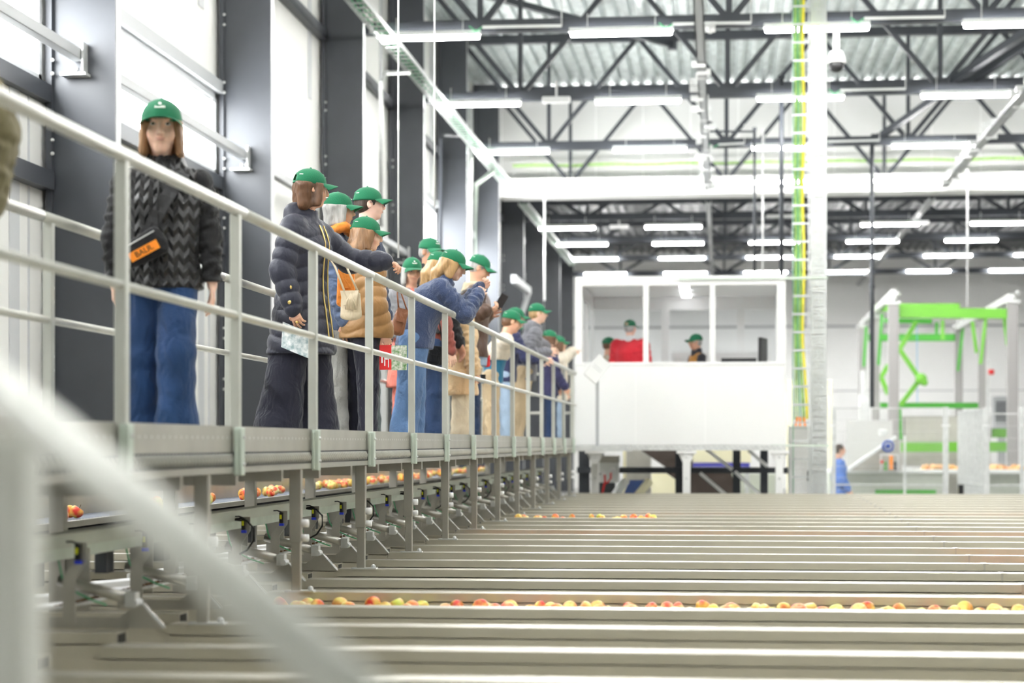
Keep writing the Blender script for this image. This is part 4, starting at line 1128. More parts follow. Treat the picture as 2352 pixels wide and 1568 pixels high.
diml = cloth('washed_denim', (.13, .24, .46), .5, 220, .85, .1, 4, .45, (1, 1, .3))
dimp = cloth('pale_denim', (.38, .50, .66), .5, 220, .85, .1, 4, .2)
navyt = cloth('navy_trouser_cloth', (.012, .013, .028), .25, 150)
khaki = cloth('khaki_cotton', (.56, .43, .27), .3, 150)
cream = cloth('cream_cloth', (.80, .68, .48), .35, 120)
# ---- 1 teenager walking towards the camera
def kid_extra(x):
    r = x['root']; hp_ = x['hip']; nb = x['nb']; u = x['u']; F = vest['F']
    # strap across the chest
    pts = []
    a = nb + V3(-.10, .06, -.02); b = hp_ + V3(.06, .10, .13)
    for t in np.linspace(0, 1, 14):
        q = a + (b - a) * t; s = surf(F, (q[0], q[1] + .3, q[2]), (0, -1, 0), 90)
        if s is not None: pts.append(s + V3(0, .010, 0))
    w = V3(-.027, 0, -.010)
    mb = MB(); n = len(pts)
    for q in pts: mb.v += [tuple(q - w), tuple(q + w), tuple(q + w + V3(0, -.006, 0)), tuple(q - w + V3(0, -.006, 0))]
    for i in range(n - 1):
        A = 4 * i; mb.f += [(A, A + 1, A + 5, A + 4), (A + 1, A + 2, A + 6, A + 5), (A + 2, A + 3, A + 7, A + 6), (A + 3, A, A + 4, A + 7)]
    # belt bag
    W_ = Matrix.Translation((x['p'].x, x['p'].y, x['z0'])) @ Matrix.Rotation(math.radians(x['face']) - PI / 2, 4, 'Z')
    c = hp_ + V3(.06, .155, .085)
    bag = empty('crossbody_bag', W_ @ Vector(c), math.radians(x['face']) - PI / 2, 'black crossbody bag with an orange label worn by the teenager', 'bag')
    f = Field(V3(-.16, -.07, -.12), V3(.16, .07, .12), .006); rot = rotm((0, 1, 0), .50)
    f.cap(rot @ V3(-.075, 0, 0), rot @ V3(.075, 0, 0), (.065, .03), (.055, .03), .02, U=rot @ V3(0, 0, 1)); sdf_obj([f], 'pouch', blackk, bag)
    lb = MB(); P = lambda a, b, d=.034: tuple(rot @ V3(a, d, b))
    lb.add([P(-.065, -.035), P(.070, -.035), P(.070, .005), P(-.065, .005), P(-.065, -.035, .030), P(.070, -.035, .030), P(.070, .005, .030), P(-.065, .005, .030)], [(0, 1, 2, 3), (0, 4, 5, 1), (1, 5, 6, 2), (2, 6, 7, 3), (3, 7, 4, 0)])
    lbo = lb.build('label', M['orange'], bag)
    cu = bpy.data.curves.new('lettering', 'FONT'); cu.body = 'BALR.'; cu.size = .034; cu.align_x = 'CENTER'; cu.extrude = .0004
    t = bpy.data.objects.new('tmp', cu); C.objects.link(t); bpy.context.view_layer.update(); dg = bpy.context.evaluated_depsgraph_get(); me = bpy.data.meshes.new_from_object(t.evaluated_get(dg)); bpy.data.objects.remove(t)
    lt = bpy.data.objects.new('lettering', me); me.materials.clear(); me.materials.append(M['black']); C.objects.link(lt); lt.parent = lbo
    Rm = Matrix([[-1, 0, 0], [0, 0, 1], [0, 1, 0]]).to_4x4(); lt.matrix_local = Matrix.Translation(Vector(rot @ V3(.002, .0352, -.026))) @ Matrix(rot.tolist()).to_4x4() @ Rm
    zp = MB().tube([rot @ V3(-.075, .034, .040), rot @ V3(.085, .032, .035)], .003, 6).tube([rot @ V3(.085, .034, .036), rot @ V3(.095, .040, -.005)], .006, 6); zp.build('zipper', M['galv'], bag, True)
    mb.v = [tuple(Vector(v) - Vector(c)) for v in mb.v]; mb.build('strap', cloth('strap_webbing', (.045, .045, .048), .2, 200), bag)
zig = cloth('black_zigzag_quilt', (.020, .020, .022), .2, 60, .38, .1)
nt = zig.node_tree; b = nt.nodes['Principled BSDF']
tc = nt.nodes.new('ShaderNodeTexCoord'); sp = nt.nodes.new('ShaderNodeSeparateXYZ'); nt.links.new(tc.outputs['Object'], sp.inputs[0])
def mth(op, a, b_=None):
    n = nt.nodes.new('ShaderNodeMath'); n.operation = op
    for i, v in enumerate((a, b_)):
        if v is None: continue
        if isinstance(v, (int, float)): n.inputs[i].default_value = v
        else: nt.links.new(v, n.inputs[i])
    return n.outputs[0]
zz = mth('MULTIPLY', mth('PINGPONG', mth('MULTIPLY', sp.outputs[0], 24), .5), .055)
w = mth('PINGPONG', mth('MULTIPLY', mth('ADD', sp.outputs[2], zz), 17), .5)
bp = nt.nodes.new('ShaderNodeBump'); bp.inputs['Strength'].default_value = 1; bp.inputs['Distance'].default_value = .03
nt.links.new(mth('POWER', mth('MULTIPLY', w, 2), .5), bp.inputs['Height']); nt.links.new(bp.outputs[0], b.inputs['Normal'])
vest = dict(name='quilted_vest', m=zig, inf=.034, hem=-.06, quilt=0, noarm=True, collar='hood', seed=2, zip=M['black'])
person('teenager in black quilted vest, black sleeves and wide blue jeans walking towards the camera', 372, -2.42, 1.47,
    dict(face=-80, near=True, g=1.12, hk=1.07, nr=.038, res=.0065, sex='m', tone='fair', hair=dict(kind='bob', col=LB), R=((.20, -.02, -1), (-.02, .10, -1)), L=((-.20, -.04, -1), (-.06, .12, -1)),
         legs=((-.02, .05, .02), (.30, .0, .46)), toe={'L': .25}, curl=.45, shoe='whitem', sole='whitem',
         trousers=dict(m=denim, r=(.092, .088, .098), bot=.012), tops=[dict(name='hoodie_sleeves', m=blackk, inf=.012, hem=-.02, rib=True, cuff=-.02), vest], extra=kid_extra, head=(-.06, .04)))
# hood lining
# ---- 2 woman in the long navy coat
def coat_extra(x):
    P = x['W'] @ Vector(x['J']['wrR'] + V3(.014, .045, -.165))
    mb = MB()
    n = 8
    for i in range(n + 1):
        t = i / n; mb.v += [(-.10 + .20 * t, -.012 * math.sin(PI * t), .085 - .08 * t), (-.11 + .20 * t, -.012 * math.sin(PI * t), -.06 - .08 * t)]
    for i in range(n): A = 2 * i; mb.f.append((A, A + 2, A + 3, A + 1))
    mp = mat('printed_map_paper', (.82, .84, .83), .5, 0, 34, .35, tint=(.30, .42, .45))
    me = mb.mesh('folded_leaflet'); me.materials.append(mp); o = bpy.data.objects.new('folded_leaflet', me); C.objects.link(o); o.location = P; o.rotation_euler = (0, 0, -.15)
    md = o.modifiers.new('t', 'SOLIDIFY'); md.thickness = .004
    tag(o, 'white printed leaflet held in the hand of the woman in the navy coat', 'leaflet')
    r = x['root']; J = x['J']
    fd = nrm(J['wrR'] - J['elR']); rc = J['wrR'] + fd * .088; MB().tube([rc + V3(.011 * math.cos(t), .011 * math.sin(t), 0) for t in np.linspace(0, 2 * PI, 13)], .0022, 6).ball(rc + V3(.013, .0, 0), (.005, .008, .008)).build('ring', M['gold'], r, True)
    bt = MB()
    for z in (-.02, .065, ):
        q = surf(coat['F'], (.4, .06, x['hip'][2] + z), (-1, 0, 0), 90)
        if q is not None: bt.ball(q, (.006, .013, .013))
    bt.build('coat_buttons', M['gold'], r, True)
coat = dict(name='quilted_coat', m=navyq, inf=.032, arm=.94, hem=-.30, quilt=.082, qa=.014, flare=.045, collar='hood', seed=1, zip=M['gold'], zx=(-.018, .03), cuff=.0)
person('woman in a long navy quilted coat reaching over the railing', 692, -2.45, None,
    dict(top=393, lean=.06, neck=.12, face=-14, near=True, res=.0075, sex='f', g=1.08, tone='warm', hair=dict(kind='bob', col=BR), head=(-.75, .08), twist=0,
         R=((.24, -.16, -1), (.02, .34, -1)), L=dict(t=tuple(onX(884, 600, -1.99)), world=True, hint=(-1, -.2, -1)), handL=dict(D=(-.35, 1, -.25), N=(0, -.2, -1), curl=1.1), handR=dict(N=(-1, .1, 0), curl=.7),
         legs=((-.13, .04, .02), (.08, .04, .05)), shoe='black', sole='black', trousers=dict(m=navyt, r=(.110, .105, .135), bot=.01), tops=[coat], extra=coat_extra, facevis=True))
# ---- 3 woman behind her with glasses and orange scarf
orange = cloth('orange_cloth', (.92, .30, .04), .5, 60); greyw = cloth('grey_wool', (.42, .42, .40), .6, 90)
def scarf_extra(x):
    F = Field(x['nb'] - .2, x['nb'] + .2, .009); nb = x['nb']
    for i in range(12):
        t = 2 * PI * i / 12; t2 = t + .6; F.cap(nb + V3(.075 * math.cos(t), .075 * math.sin(t) + .02, .05 + .015 * math.sin(3 * t)), nb + V3(.075 * math.cos(t2), .075 * math.sin(t2) + .02, .05 + .015 * math.sin(3 * t2)), .033, .033, .01)
    sdf_obj([F], 'scarf', orange, x['root'])
person('woman with glasses and an orange scarf, half hidden behind the navy coat', 772, -2.52, None,
    dict(top=443, face=5, res=.009, sex='f', tone='warm', glasses='glb', hair=dict(kind='bob', col=GR), head=(-.1, .05), legs=((0, .05, 0), (.02, .05, 0)), R=((.1, .1, -1), (-.05, .2, -1)),
         trousers=dict(m=greyw, r=(.09, .08, .085)), tops=[dict(name='jacket', m=cloth('grey_blue_jacket', (.10, .14, .24), .4, 70), inf=.025, hem=-.1, seed=3)], extra=scarf_extra))
# ---- 4 tall man with glasses, navy sweater
person('tall man with dark hair and glasses in a slate blue sweater', 842, -2.52, None,
    dict(top=427, face=22, res=.008, near=True, sex='m', tone='pink', glasses='gl', hair=dict(kind='short', col=DK), head=(.12, .0), R=((.16, .1, -1), (-.05, .25, -1)), L=((-.2, .1, -1), (.1, .3, -.9)),
         trousers=dict(m=cloth('grey_green_trousers', (.10, .125, .125), .3, 150), r=(.085, .065, .06), bot=.04), shoe='black', tops=[dict(name='sweater', m=cloth('slate_sweater', (.045, .06, .11), .5, 150), inf=.014, hem=-.06, collar='crew', seed=4)]))
# ---- 5 girl in the tan puffer jacket
tan = cloth('tan_puffer', (.36, .19, .065), .15, 70, .5, .1, fold=.2)
def puff_extra(x):
    p = x['W'] @ Vector(x['J']['wrR'] + V3(.030, .02, -.15)); P_ = empty('red_brochure', p, -.08, 'red brochure with colour pictures held by the girl in the tan jacket', 'brochure')
    MB().box((-.068, -.002, -.085), (.012, .002, .075)).build('cover', M['red'], P_)
    ph = mat('printed_photo', (.62, .60, .56), .4, 0, 45, .6, tint=(.12, .30, .08)); MB().box((.012, -.002, -.088), (.115, .002, .072)).build('photo_page', ph, P_)
    lt = MB()
    for i, (a, b, c_, d) in enumerate(((-.055, -.045, -.04, .02), (-.035, -.012, -.02, .015), (-.036, -.028, -.06, -.022), (-.010, -.004, -.07, .01))): lt.box((a, -.004, c_), (b, -.002, d))
    lt.build('white_print', M['white'], P_)
    # shoulder bag
puff = dict(name='puffer_jacket', m=tan, inf=.038, hem=-.05, quilt=.085, qa=.015, collar='stand', seed=5)
person('girl with long brown hair in a tan puffer jacket and navy trousers', 828, -2.34, None,
    dict(top=505, face=38, res=.008, near=True, sex='f', tone='fair', g=1.05, hair=dict(kind='long', col=LB, len=.22), head=(.35, .12), lean=.05, R=((.18, -.05, -1), (-.12, .45, -1)), L=((-.1, .2, -1), (.2, .5, -.8)), curl=.8,
         legs=((.02, .06, .05), (.10, .05, .18)), trousers=dict(m=navyt, r=(.102, .074, .060), bot=.05, seed=4), shoe='black', tops=[puff], extra=puff_extra))
# ---- 6 woman in coral coat, face towards the camera
coral = cloth('coral_coat', (.80, .24, .18), .4, 80)
person('grey haired woman in a coral coat with a grey jacket, looking at the camera side', 945, -2.60, None,
    dict(top=595, face=-60, res=.009, sex='f', tone='warm', hair=dict(kind='bob', col=('grey', (.48, .47, .45))), head=(.1, .2), R=((.15, .1, -1), (-.3, 1, -.2)), trousers=dict(m=coral, r=(.09, .08, .08)), glasses=None,
         tops=[dict(name='coat', m=coral, inf=.03, hem=-.34, flare=.05, seed=6), dict(name='cardigan', m=cloth('grey_cardigan', (.30, .30, .32), .6, 90), inf=.042, hem=.12, seed=2)]))
# ---- 7 man with glasses behind
person('tall man in glasses standing behind, only his face and cap showing', 985, -2.52, None,
    dict(top=546, face=-40, res=.009, sex='m', tone='tan', glasses='glb', hair=dict(kind='short', col=('grey', (.48, .47, .45))), head=(-.1, .15), trousers=dict(m=denimd), tops=[dict(name='jacket', m=blackk, inf=.02, hem=-.1, collar='stand')]))
# ---- 8 second girl with cap behind the blue fleece
rust = cloth('rust_red_sweater', (.30, .075, .055), .5, 120)
person('person in a rust red sweater and dark jeans behind the girl in blue fleece', 990, -2.38, None,
    dict(top=580, face=25, res=.009, sex='f', tone='fair', lean=.10, hair=dict(kind='long', col=BL, len=.16, fall=(-.5, 0, 0)), head=(.2, .2), R=((.1, .1, -1), (-.05, .25, -1)), L=((-.2, .2, -1), (0, .3, -1)),
         trousers=dict(m=denimd, r=(.095, .09, .09)), tops=[dict(name='sweater', m=rust, inf=.018, hem=-.10, seed=8), dict(name='padded_vest', m=blackq, inf=.038, hem=.12, quilt=.07, qa=.012, noarm=True, collar='stand', seed=3)]))
# ---- 9 girl in blue fleece leaning over the rail
fleece = cloth('blue_fleece', (.055, .085, .19), .9, 140, .95, .4)
person('blond girl in a blue fleece and washed jeans bending over the railing', 948, -2.28, None,
    dict(top=590, face=18, res=.0075, near=True, sex='f', tone='fair', g=1.08, lean=.50, neck=.25, hair=dict(kind='long', col=BL, len=.12, fall=(-.6, 0, 0)), head=(.15, .35), R=((.15, .75, -.75), (-.5, .6, .75)), L=((-.1, .9, -.5), (.3, .6, .7)), curl=1.2,
         handR=dict(D=(-.5, .5, .7), N=(-1, 0, -.2), curl=1.5), handL=dict(D=(.3, .4, .5), N=(.6, -.6, 0), curl=1.5),
         legs=((-.10, .03, .05), (.04, .03, .10)), trousers=dict(m=diml, r=(.108, .094, .10), bot=.01, seed=7), tops=[dict(name='fleece_jacket', m=fleece, inf=.032, hem=-.06, seed=4, arm=.98, collar='stand', noise=.004, rib=True)]))
# ---- 10 person in the yellow fleece coat
yel = cloth('yellow_fleece', (.86, .60, .32), .9, 130, .95, .4)
person('person in a sand yellow fleece coat and cream trousers, dark hair without a cap', 1058, -2.30, 1.36,
    dict(cap=False, face=10, res=.009, sex='f', tone='warm', lean=.12, hair=dict(kind='bob', col=DK), head=(0, .3), R=((.12, .1, -1), (.0, .25, -1)), L=((-.1, .2, -1), (0, .3, -1)), trousers=dict(m=cream, r=(.10, .09, .095)),
         tops=[dict(name='fleece_coat', m=yel, inf=.038, hem=-.30, flare=.03, seed=6, noise=.005, collar='stand')]))
# ---- 11 man in the brown leather jacket with phone
leather = cloth('brown_leather', (.115, .065, .045), .35, 70, .4, 0)
sheep = cloth('sheepskin', (.72, .58, .38), 1, 160, 1, .3)
def man_extra(x):
    nb = x['nb']; F = Field(nb - .22, nb + .22, .009)
    for i in range(10):
        t = -.1 + (PI * 1.2) * i / 9 + PI * .9; F.cap(nb + V3(.085 * math.cos(t), .085 * math.sin(t) - .005, .035), nb + V3(.12 * math.cos(t), .115 * math.sin(t), -.02), .026, .022, .02)
    F.noise(.003, 90, 2); sdf_obj([F], 'sheepskin_collar', sheep, x['root'])
person('man with glasses in a brown leather jacket with sheepskin collar looking at a phone', 1080, -2.30, None,
    dict(top=586, face=8, res=.008, near=True, sex='m', tone='warm', g=1.12, lean=.10, glasses='gl', hair=dict(kind='short', col=('grey', (.48, .47, .45))), head=(0, .42), R=dict(t=tuple(onX(1116, 714, -2.12)), world=True, hint=(.3, -.6, -1)), L=dict(t=tuple(onX(1118, 720, -2.15) + Vector((0, .12, 0))), world=True, hint=(-.3, -.5, -1)),
         handR=dict(D=(-.2, 1, .25), N=(-.4, -.3, 1), curl=.9), trousers=dict(m=denimd, r=(.09, .075, .07)), shoe='black', tops=[dict(name='shirt', m=dimp, inf=.02, hem=-.16, seed=2), dict(name='leather_jacket', m=leather, inf=.034, hem=-.08, seed=9, arm=1.12)], extra=man_extra))
pq = onX(1151, 692, -2.02); o = MB().box((-.037, -.005, -.075), (.037, .005, .075)).build('phone_body', M['black'], None, False, pq, .003); o.name = 'mobile_phone'; o.rotation_euler = (.35, .45, .5); tag(o, 'dark mobile phone held up by the man in the brown jacket', 'phone')
MB().box((-.034, -.006, -.070), (.034, -.0052, .070)).build('screen', M['gl'], o)
# ---- 12 person in teal sweater, cream sleeve, khaki trousers
teal = cloth('teal_sweater', (.02, .17, .30), .5, 120); ecru = cloth('ecru_knit', (.78, .70, .58), .6, 120)
person('person in khaki trousers and a teal sweater with cream jacket, leaning on the railing', 1128, -2.34, None,
    dict(top=724, face=15, res=.009, sex='m', tone='warm', lean=.38, neck=.1, hair=dict(kind='short', col=BR), head=(0, .2), R=dict(t=tuple(onX(1160, 775, -2.02)), world=True, hint=(.4, -.3, -1)), L=dict(t=tuple(onX(1168, 772, -2.05)), world=True, hint=(-.4, -.3, -1)),
         handR=dict(D=(0, 1, -.2), N=(-.3, 0, -1)), trousers=dict(m=khaki, r=(.10, .085, .08)), shoe='black', tops=[dict(name='sweater', m=teal, inf=.016, hem=-.08, seed=2), dict(name='cream_jacket', m=ecru, inf=.030, hem=.22, seed=5, arm=1.1)]))
# ---- 13 person beyond
person('person in pale jeans and a navy jumper behind the khaki trousers', 1160, -2.44, None,
    dict(top=711, face=20, res=.010, sex='m', tone='pink', lean=.20, glasses='gl', hair=dict(kind='short', col=BR), head=(.0, .15), L=((-.1, .6, -1), (.1, 1, -.1)), R=((.15, .5, -1), (-.1, 1, -.1)), trousers=dict(m=dimp), tops=[dict(name='jumper', m=cloth('royal_navy_jumper', (.028, .034, .10), .4, 120), inf=.022, hem=-.08, seed=4, collar='stand')]))
person('person whose green cap shows left of the navy jumper', 1172, -2.62, None,
    dict(top=738, face=30, res=.011, sex='f', tone='fair', hair=dict(kind='bob', col=BL), trousers=dict(m=dimp), tops=[dict(name='jacket', m=cream, inf=.02)]))
# ---- 14 boy in grey hoodie
greyh = cloth('grey_hoodie', (.20, .20, .225), .5, 120)
person('boy in a grey hoodie and sand coloured trousers leaning on the railing', 1204, -2.28, None,
    dict(top=696, face=12, res=.008, sex='m', tone='fair', lean=.26, neck=-.15, hair=dict(kind='short', col=BL), head=(0, .0), R=dict(t=tuple(onX(1258, 808, -1.99)), world=True, hint=(.3, -.5, -1)), L=dict(t=tuple(onX(1275, 810, -2.0)), world=True, hint=(-.3, -.5, -1)),
         legs=((-.16, .04, .02), (-.05, .04, .15)), trousers=dict(m=khaki, r=(.10, .085, .075), seed=5), tops=[dict(name='hoodie', m=greyh, inf=.026, hem=-.10, collar='hood', seed=7, arm=1.1, rib=True)]))
# ---- 15 woman in blue-violet jumper, dark jeans
viol = cloth('violet_navy_jumper', (.045, .045, .125), .5, 120)
person('person in a violet navy jumper and dark jeans beside the boy in grey', 1260, -2.14, None,
    dict(top=763, face=25, res=.010, sex='f', tone='warm', hair=dict(kind='bob', col=BR), head=(0, .1), trousers=dict(m=denimd, r=(.10, .085, .08)), R=((.1, .2, -1), (-.05, .6, -.8)), L=((-.1, .2, -1), (.05, .6, -.8)), tops=[dict(name='jumper', m=viol, inf=.03, hem=-.12, seed=4)]))
person('person in a cream jacket pointing towards the white booth', 1281, -2.19, None,
    dict(top=775, face=0, res=.010, sex='f', tone='fair', g=1.1, hair=dict(kind='bob', col=BR), head=(-.2, .05), R=dict(t=tuple(onX(1281, 800, -2.19) + Vector((.22, .30, .0))), world=True, hint=(.2, -.2, -1)), handR=dict(D=(0, 1, .05), N=(0, -.2, -1), point=True, curl=1.2), L=((-.1, .1, -1), (0, .4, -1)), trousers=dict(m=dimp),
         tops=[dict(name='jacket', m=ecru, inf=.035, hem=-.16, seed=5, arm=1.1)]))
# ---- 0 sleeve at the left picture edge
olive = cloth('olive_jacket', (.20, .17, .085), .4, 60)
person('person in an olive jacket, only the sleeve showing at the left edge', -243, -2.66, 1.62,
    dict(face=-75, res=.009, sex='m', tone='warm', hair=dict(kind='short', col=DK), g=1.1, R=((.2, 0, -1), (0, .2, -1)), L=((-.46, -.05, -1), (.10, .20, -1)), trousers=dict(m=denimd), tops=[dict(name='jacket', m=olive, inf=.045, hem=-.12, seed=5, arm=1.25, noise=.004)], handL=dict(curl=1)))

# ---- bags
def handbag(loc, rz, w, h, d, m, label, strap=None, tassel=False, tilt=0):
    r = empty('shoulder_bag', loc, rz, label, 'bag'); r.rotation_euler = (0, tilt, rz)
    f = Field(V3(-w, -d * 1.5, -h), V3(w, d * 1.5, h), .008); f.cap((0, 0, -h * .32), (0, 0, h * .30), (w * .5, d * .5), (w * .44, d * .40), .02, U=V3(1, 0, 0)); f.half((0, 0, h * .42), (0, 0, 1)); f.half((0, 0, -h * .5), (0, 0, -1)); sdf_obj([f], 'bag_body', m, r)
    MB().prism([(-w * .42, -d * .52, h * .40), (w * .42, -d * .52, h * .40), (w * .30, -d * .60, -h * .02), (-w * .30, -d * .60, -h * .02)], (0, -.006, 0)).build('flap', m, r)
    if tassel:
        t = MB(); 
        for i in range(9): t.tube([(.01, -d * .7, h * .3), (.01 + (i - 4) * .006, -d * .75, h * .1), (.01 + (i - 4) * .008, -d * .72, -h * .15)], .003, 5)
        t.build('tassel', m, r, True)
    if strap is not None: MB().tube([(-w * .3, 0, h * .4)] + [tuple(Vector(q)) for q in strap] + [(w * .3, 0, h * .4)], .006, 6).build('strap', m, r, True)
    return r
beige = cloth('beige_leather', (.72, .60, .42), .2, 60, .4, 0); cognac = cloth('cognac_leather', (.26, .10, .045), .2, 60, .35, 0)
handbag(onX(806, 700, -2.10), -.1, .13, .20, .05, beige, 'cream leather shoulder bag with a tassel, between the navy coat and tan jacket', [(-.10, .02, .22), (-.16, .05, .30), (-.04, .05, .22)], True)
handbag(onX(795, 660, -2.28), .2, .12, .30, .06, orange, 'orange tote bag hanging between the navy coat and the tan jacket', None)
handbag(onX(918, 738, -2.20), .3, .10, .22, .06, cognac, 'brown leather bag hanging behind the tan puffer jacket', [(-.06, .02, .18), (-.07, .05, .25), (-.02, .05, .18)], False, .25)
handbag(onX(1003, 815, -2.14), .2, .14, .16, .06, blackk, 'black bag hanging below the rust red sweater', [(-.05, .02, .2), (-.08, .05, .34), (0, .05, .25)], False, .1)
handbag(onX(1118, 828, -2.16), .2, .07, .12, .05, M['red'], 'small red bag with white print beside the leather jacket', None)
handbag(onX(1108, 868, -2.18), .2, .07, .08, .05, blackk, 'small black pouch under the red bag', None)
# ================================================================== WHITE CONTROL BOOTH
DB = 27.9
b0 = onD(1320, 1022, DB); b1 = onD(1804, 1022, DB); YF = b0.y + .25
BX0, BX1 = onY(1320, 1018, YF).x, onY(1805, 1018, YF).x; BZ0 = onY(1500, 1022, YF).z; BZ1 = onY(1500, 642, YF).z; SILL = onY(1500, 833, YF).z; HEAD = onY(1500, 656, YF).z
BD = 3.4
bt = empty('control_booth', (BX0, YF, BZ0), 0, 'white panelled control booth with three windows at the end of the walkway', 'booth')
w, hh, sl, hd = BX1 - BX0, BZ1 - BZ0, SILL - BZ0, HEAD - BZ0
q = MB().box((0, 0, 0), (w, .08, sl)); q.build('lower_panel', M['white'], bt, bevel=.012)
for a, b_, nm in ((0, onY(1338, 1018, YF).x - BX0, 'corner_post'), (onY(1477, 1018, YF).x - BX0, onY(1490, 1018, YF).x - BX0, 'mullion'), (onY(1630, 1018, YF).x - BX0, onY(1643, 1018, YF).x - BX0, 'mullion'), (onY(1784, 1018, YF).x - BX0, w, 'corner_post')):
    MB().box((a, .0, sl), (b_, .08, hh)).build(nm, M['white'], bt, bevel=.008)
MB().box((0, -.005, hd), (w, .085, hh)).build('head_rail', M['white'], bt, bevel=.01)
MB().box((0, -.012, sl - .04), (w, .085, sl + .01)).build('window_sill', M['white'], bt, bevel=.008)
MB().box((.1, .035, sl), (w - .1, .042, hd)).build('front_glass', M['boothglass'], bt)
MB().box((0, 0, hh), (w, BD, hh + .05)).build('roof', M['white'], bt, bevel=.01)
MB().box((0, 0, -.05), (w, BD, 0)).build('booth_floor', M['whitem'], bt)
# back and side walls with glazed upper parts
bk = MB().box((0, BD - .08, 0), (w, BD, sl - .15)).box((0, BD - .08, hd - .12), (w, BD, hh))
for a in (0, .40, .80, 1.0): bk.box((max(0.004, a * w - .06), BD - .075, sl - .15), (min(w - .004, a * w + .06), BD - .005, hd - .12))
bk.build('rear_frame', M['white'], bt); MB().box((.06, BD - .05, sl - .15), (w - .06, BD - .04, hd - .12)).build('rear_glass', M['boothglass'], bt)
sdw = MB()
for x in (0, w - .06):
    sdw.box((x, .08, 0), (x + .06, BD - .08, sl)); sdw.box((x, .08, hd - .1), (x + .06, BD - .08, hh))
    for yy in (.9, 2.0): sdw.box((x, yy, sl), (x + .06, yy + .12, hd))
sdw.build('side_frame', M['white'], bt)
MB().box((.02, .08, sl), (.03, BD - .1, hd)).build('side_glass', M['boothglass'], bt); MB().box((w - .03, .08, sl), (w - .02, BD - .1, hd)).build('side_glass', M['boothglass'], bt)
for yy in (1.0, 2.0, 2.9):
    MB().box((w * .515 - .07, yy - .18, hh - .03), (w * .515 + .07, yy + .18, hh - .001)).build('ceiling_panel_light', M['boothlamp'] if 'boothlamp' in M else M.setdefault('boothlamp', mat('booth_panel_light', (1, 1, 1), .5, emit=4)), bt)
jn = MB()
for f in (.29, .62): jn.box((w * f, -.002, .02), (w * f + .006, .0, sl - .05))
jn.build('panel_joint', M['panel2'], bt)
pf = MB().box((0, -.02, -.075), (w, .06, -.0)); pf.build('perforated_edge', M['galv'], bt)
ho = MB(); x = .03
while x < w: ho.box((x, -.0215, -.03), (x + .02, -.0205, -.018)); ho.box((x + .03, -.0215, -.055), (x + .05, -.0205, -.043)); x += .075
ho.build('perforation', M['joint'], bt)['kind'] = 'stuff'
# inside: white cabinet, monitors
o = empty('white_cabinet', (BX0 + w * .62, YF + 2.9, BZ0), 0, 'white cupboard inside the booth behind the right windows', 'cabinet')
MB().box((-.55, 0, 0), (1.0, .35, sl + .28)).build('carcass', M['white'], o); MB().box((-.50, -.015, .05), (.2, 0, sl + .2)).build('door', M['whitem'], o); MB().box((.22, -.015, .05), (.95, 0, sl + .2)).build('door', M['whitem'], o)
def monitor(px, py, d, rz, wd, ht, label):
    p = onD(px, py, d); r = empty('monitor', p, rz, label, 'monitor')
    MB().box((-wd / 2, -.02, 0), (wd / 2, .02, ht)).build('screen_housing', M['black'], r, bevel=.006); MB().box((-wd / 2 + .02, -.022, .02), (wd / 2 - .02, -.02, ht - .02)).build('screen', M['gl'], r)
    MB().box((-.03, -.01, -.15), (.03, .03, .02)).box((-.12, -.1, -.16), (.12, .1, -.145)).build('stand', M['black'], r)
monitor(1697, 836, 29.2, 0, .52, .09, 'wide black monitor behind the right booth window')
monitor(1752, 832, 29.0, 1.35, .5, .36, 'black monitor seen edge on at the right of the booth')
tb = empty('booth_desk', (BX0 + w * .76, YF + 1.0, BZ0), 0, 'desk with monitors inside the booth', 'desk'); MB().box((-.5, -.3, sl - .20), (.55, .5, sl - .17)).build('desk_top', M['white'], tb)
for x in (-.45, .5):
    for y in (-.25, .45): MB().box((x - .02, y - .02, 0), (x + .02, y + .02, sl - .2)).build('leg', M['galv'], tb)
# booth legs
for i, px in enumerate((1367, 1577, 1790)):
    a = onY(px, 1030, YF + .05); H_ = BZ0 - .09
    r = MB().box((-.055, -.055, 0), (.055, .055, H_)).build('leg', M['white'], bt, bevel=.006); r.location = Vector((a.x, a.y, 0)) - bt.location
    MB().box((-.14, -.08, H_ - .03), (.14, .08, H_ + .01)).build('head_plate', M['white'], r)
    MB().prism([(-.13, -.02, H_), (.13, -.02, H_), (.05, -.02, H_ - .17), (-.05, -.02, H_ - .17)], (0, .04, 0)).build('gusset', M['white'], r)
    for k in range(3): MB().ball((.0, -.06, H_ - .08 - .3 * k), .018, 8, 6).build('bolt', M['galv'], r)
# people in the booth
bz = BZ0
def booth_person(label, px, d, top, cfg):
    p = onD(px, 1018, d); h = onD(px, top, d).z - bz; c = dict(res=.011, hair=dict(kind='short', col=GR)); c.update(cfg); person(label, px, 0, h, c, pos=p, dZ=bz)
redj = cloth('red_pullover', (.72, .018, .035), .4, 120)
def collar_w(x):
    nb = x['nb']; f = Field(nb - .15, nb + .15, .01); f.cap(nb + V3(0, -.01, 0), nb + V3(0, 0, .045), .075, .066, .01); sdf_obj([f], 'shirt_collar', M['white'], x['root'])
booth_person('grey haired man in a red pullover standing in the booth, seen from behind', 1447, 29.2, 735, dict(face=72, sex='m', g=1.2, tone='pink', head=(.2, 0), legs=((0, .05, 0), (0, .05, 0)), trousers=dict(m=denimd), tops=[dict(name='pullover', m=redj, inf=.03, hem=-.1, arm=1.1)], extra=collar_w))
booth_person('man in a pale jacket and cap at the left in the booth, facing right', 1397, 29.8, 779, dict(face=20, sex='m', tone='warm', hair=dict(kind='short', col=BR), trousers=dict(m=khaki), tops=[dict(name='jacket', m=cloth('stone_jacket', (.55, .50, .38), .4, 90), inf=.025, hem=-.1)]))
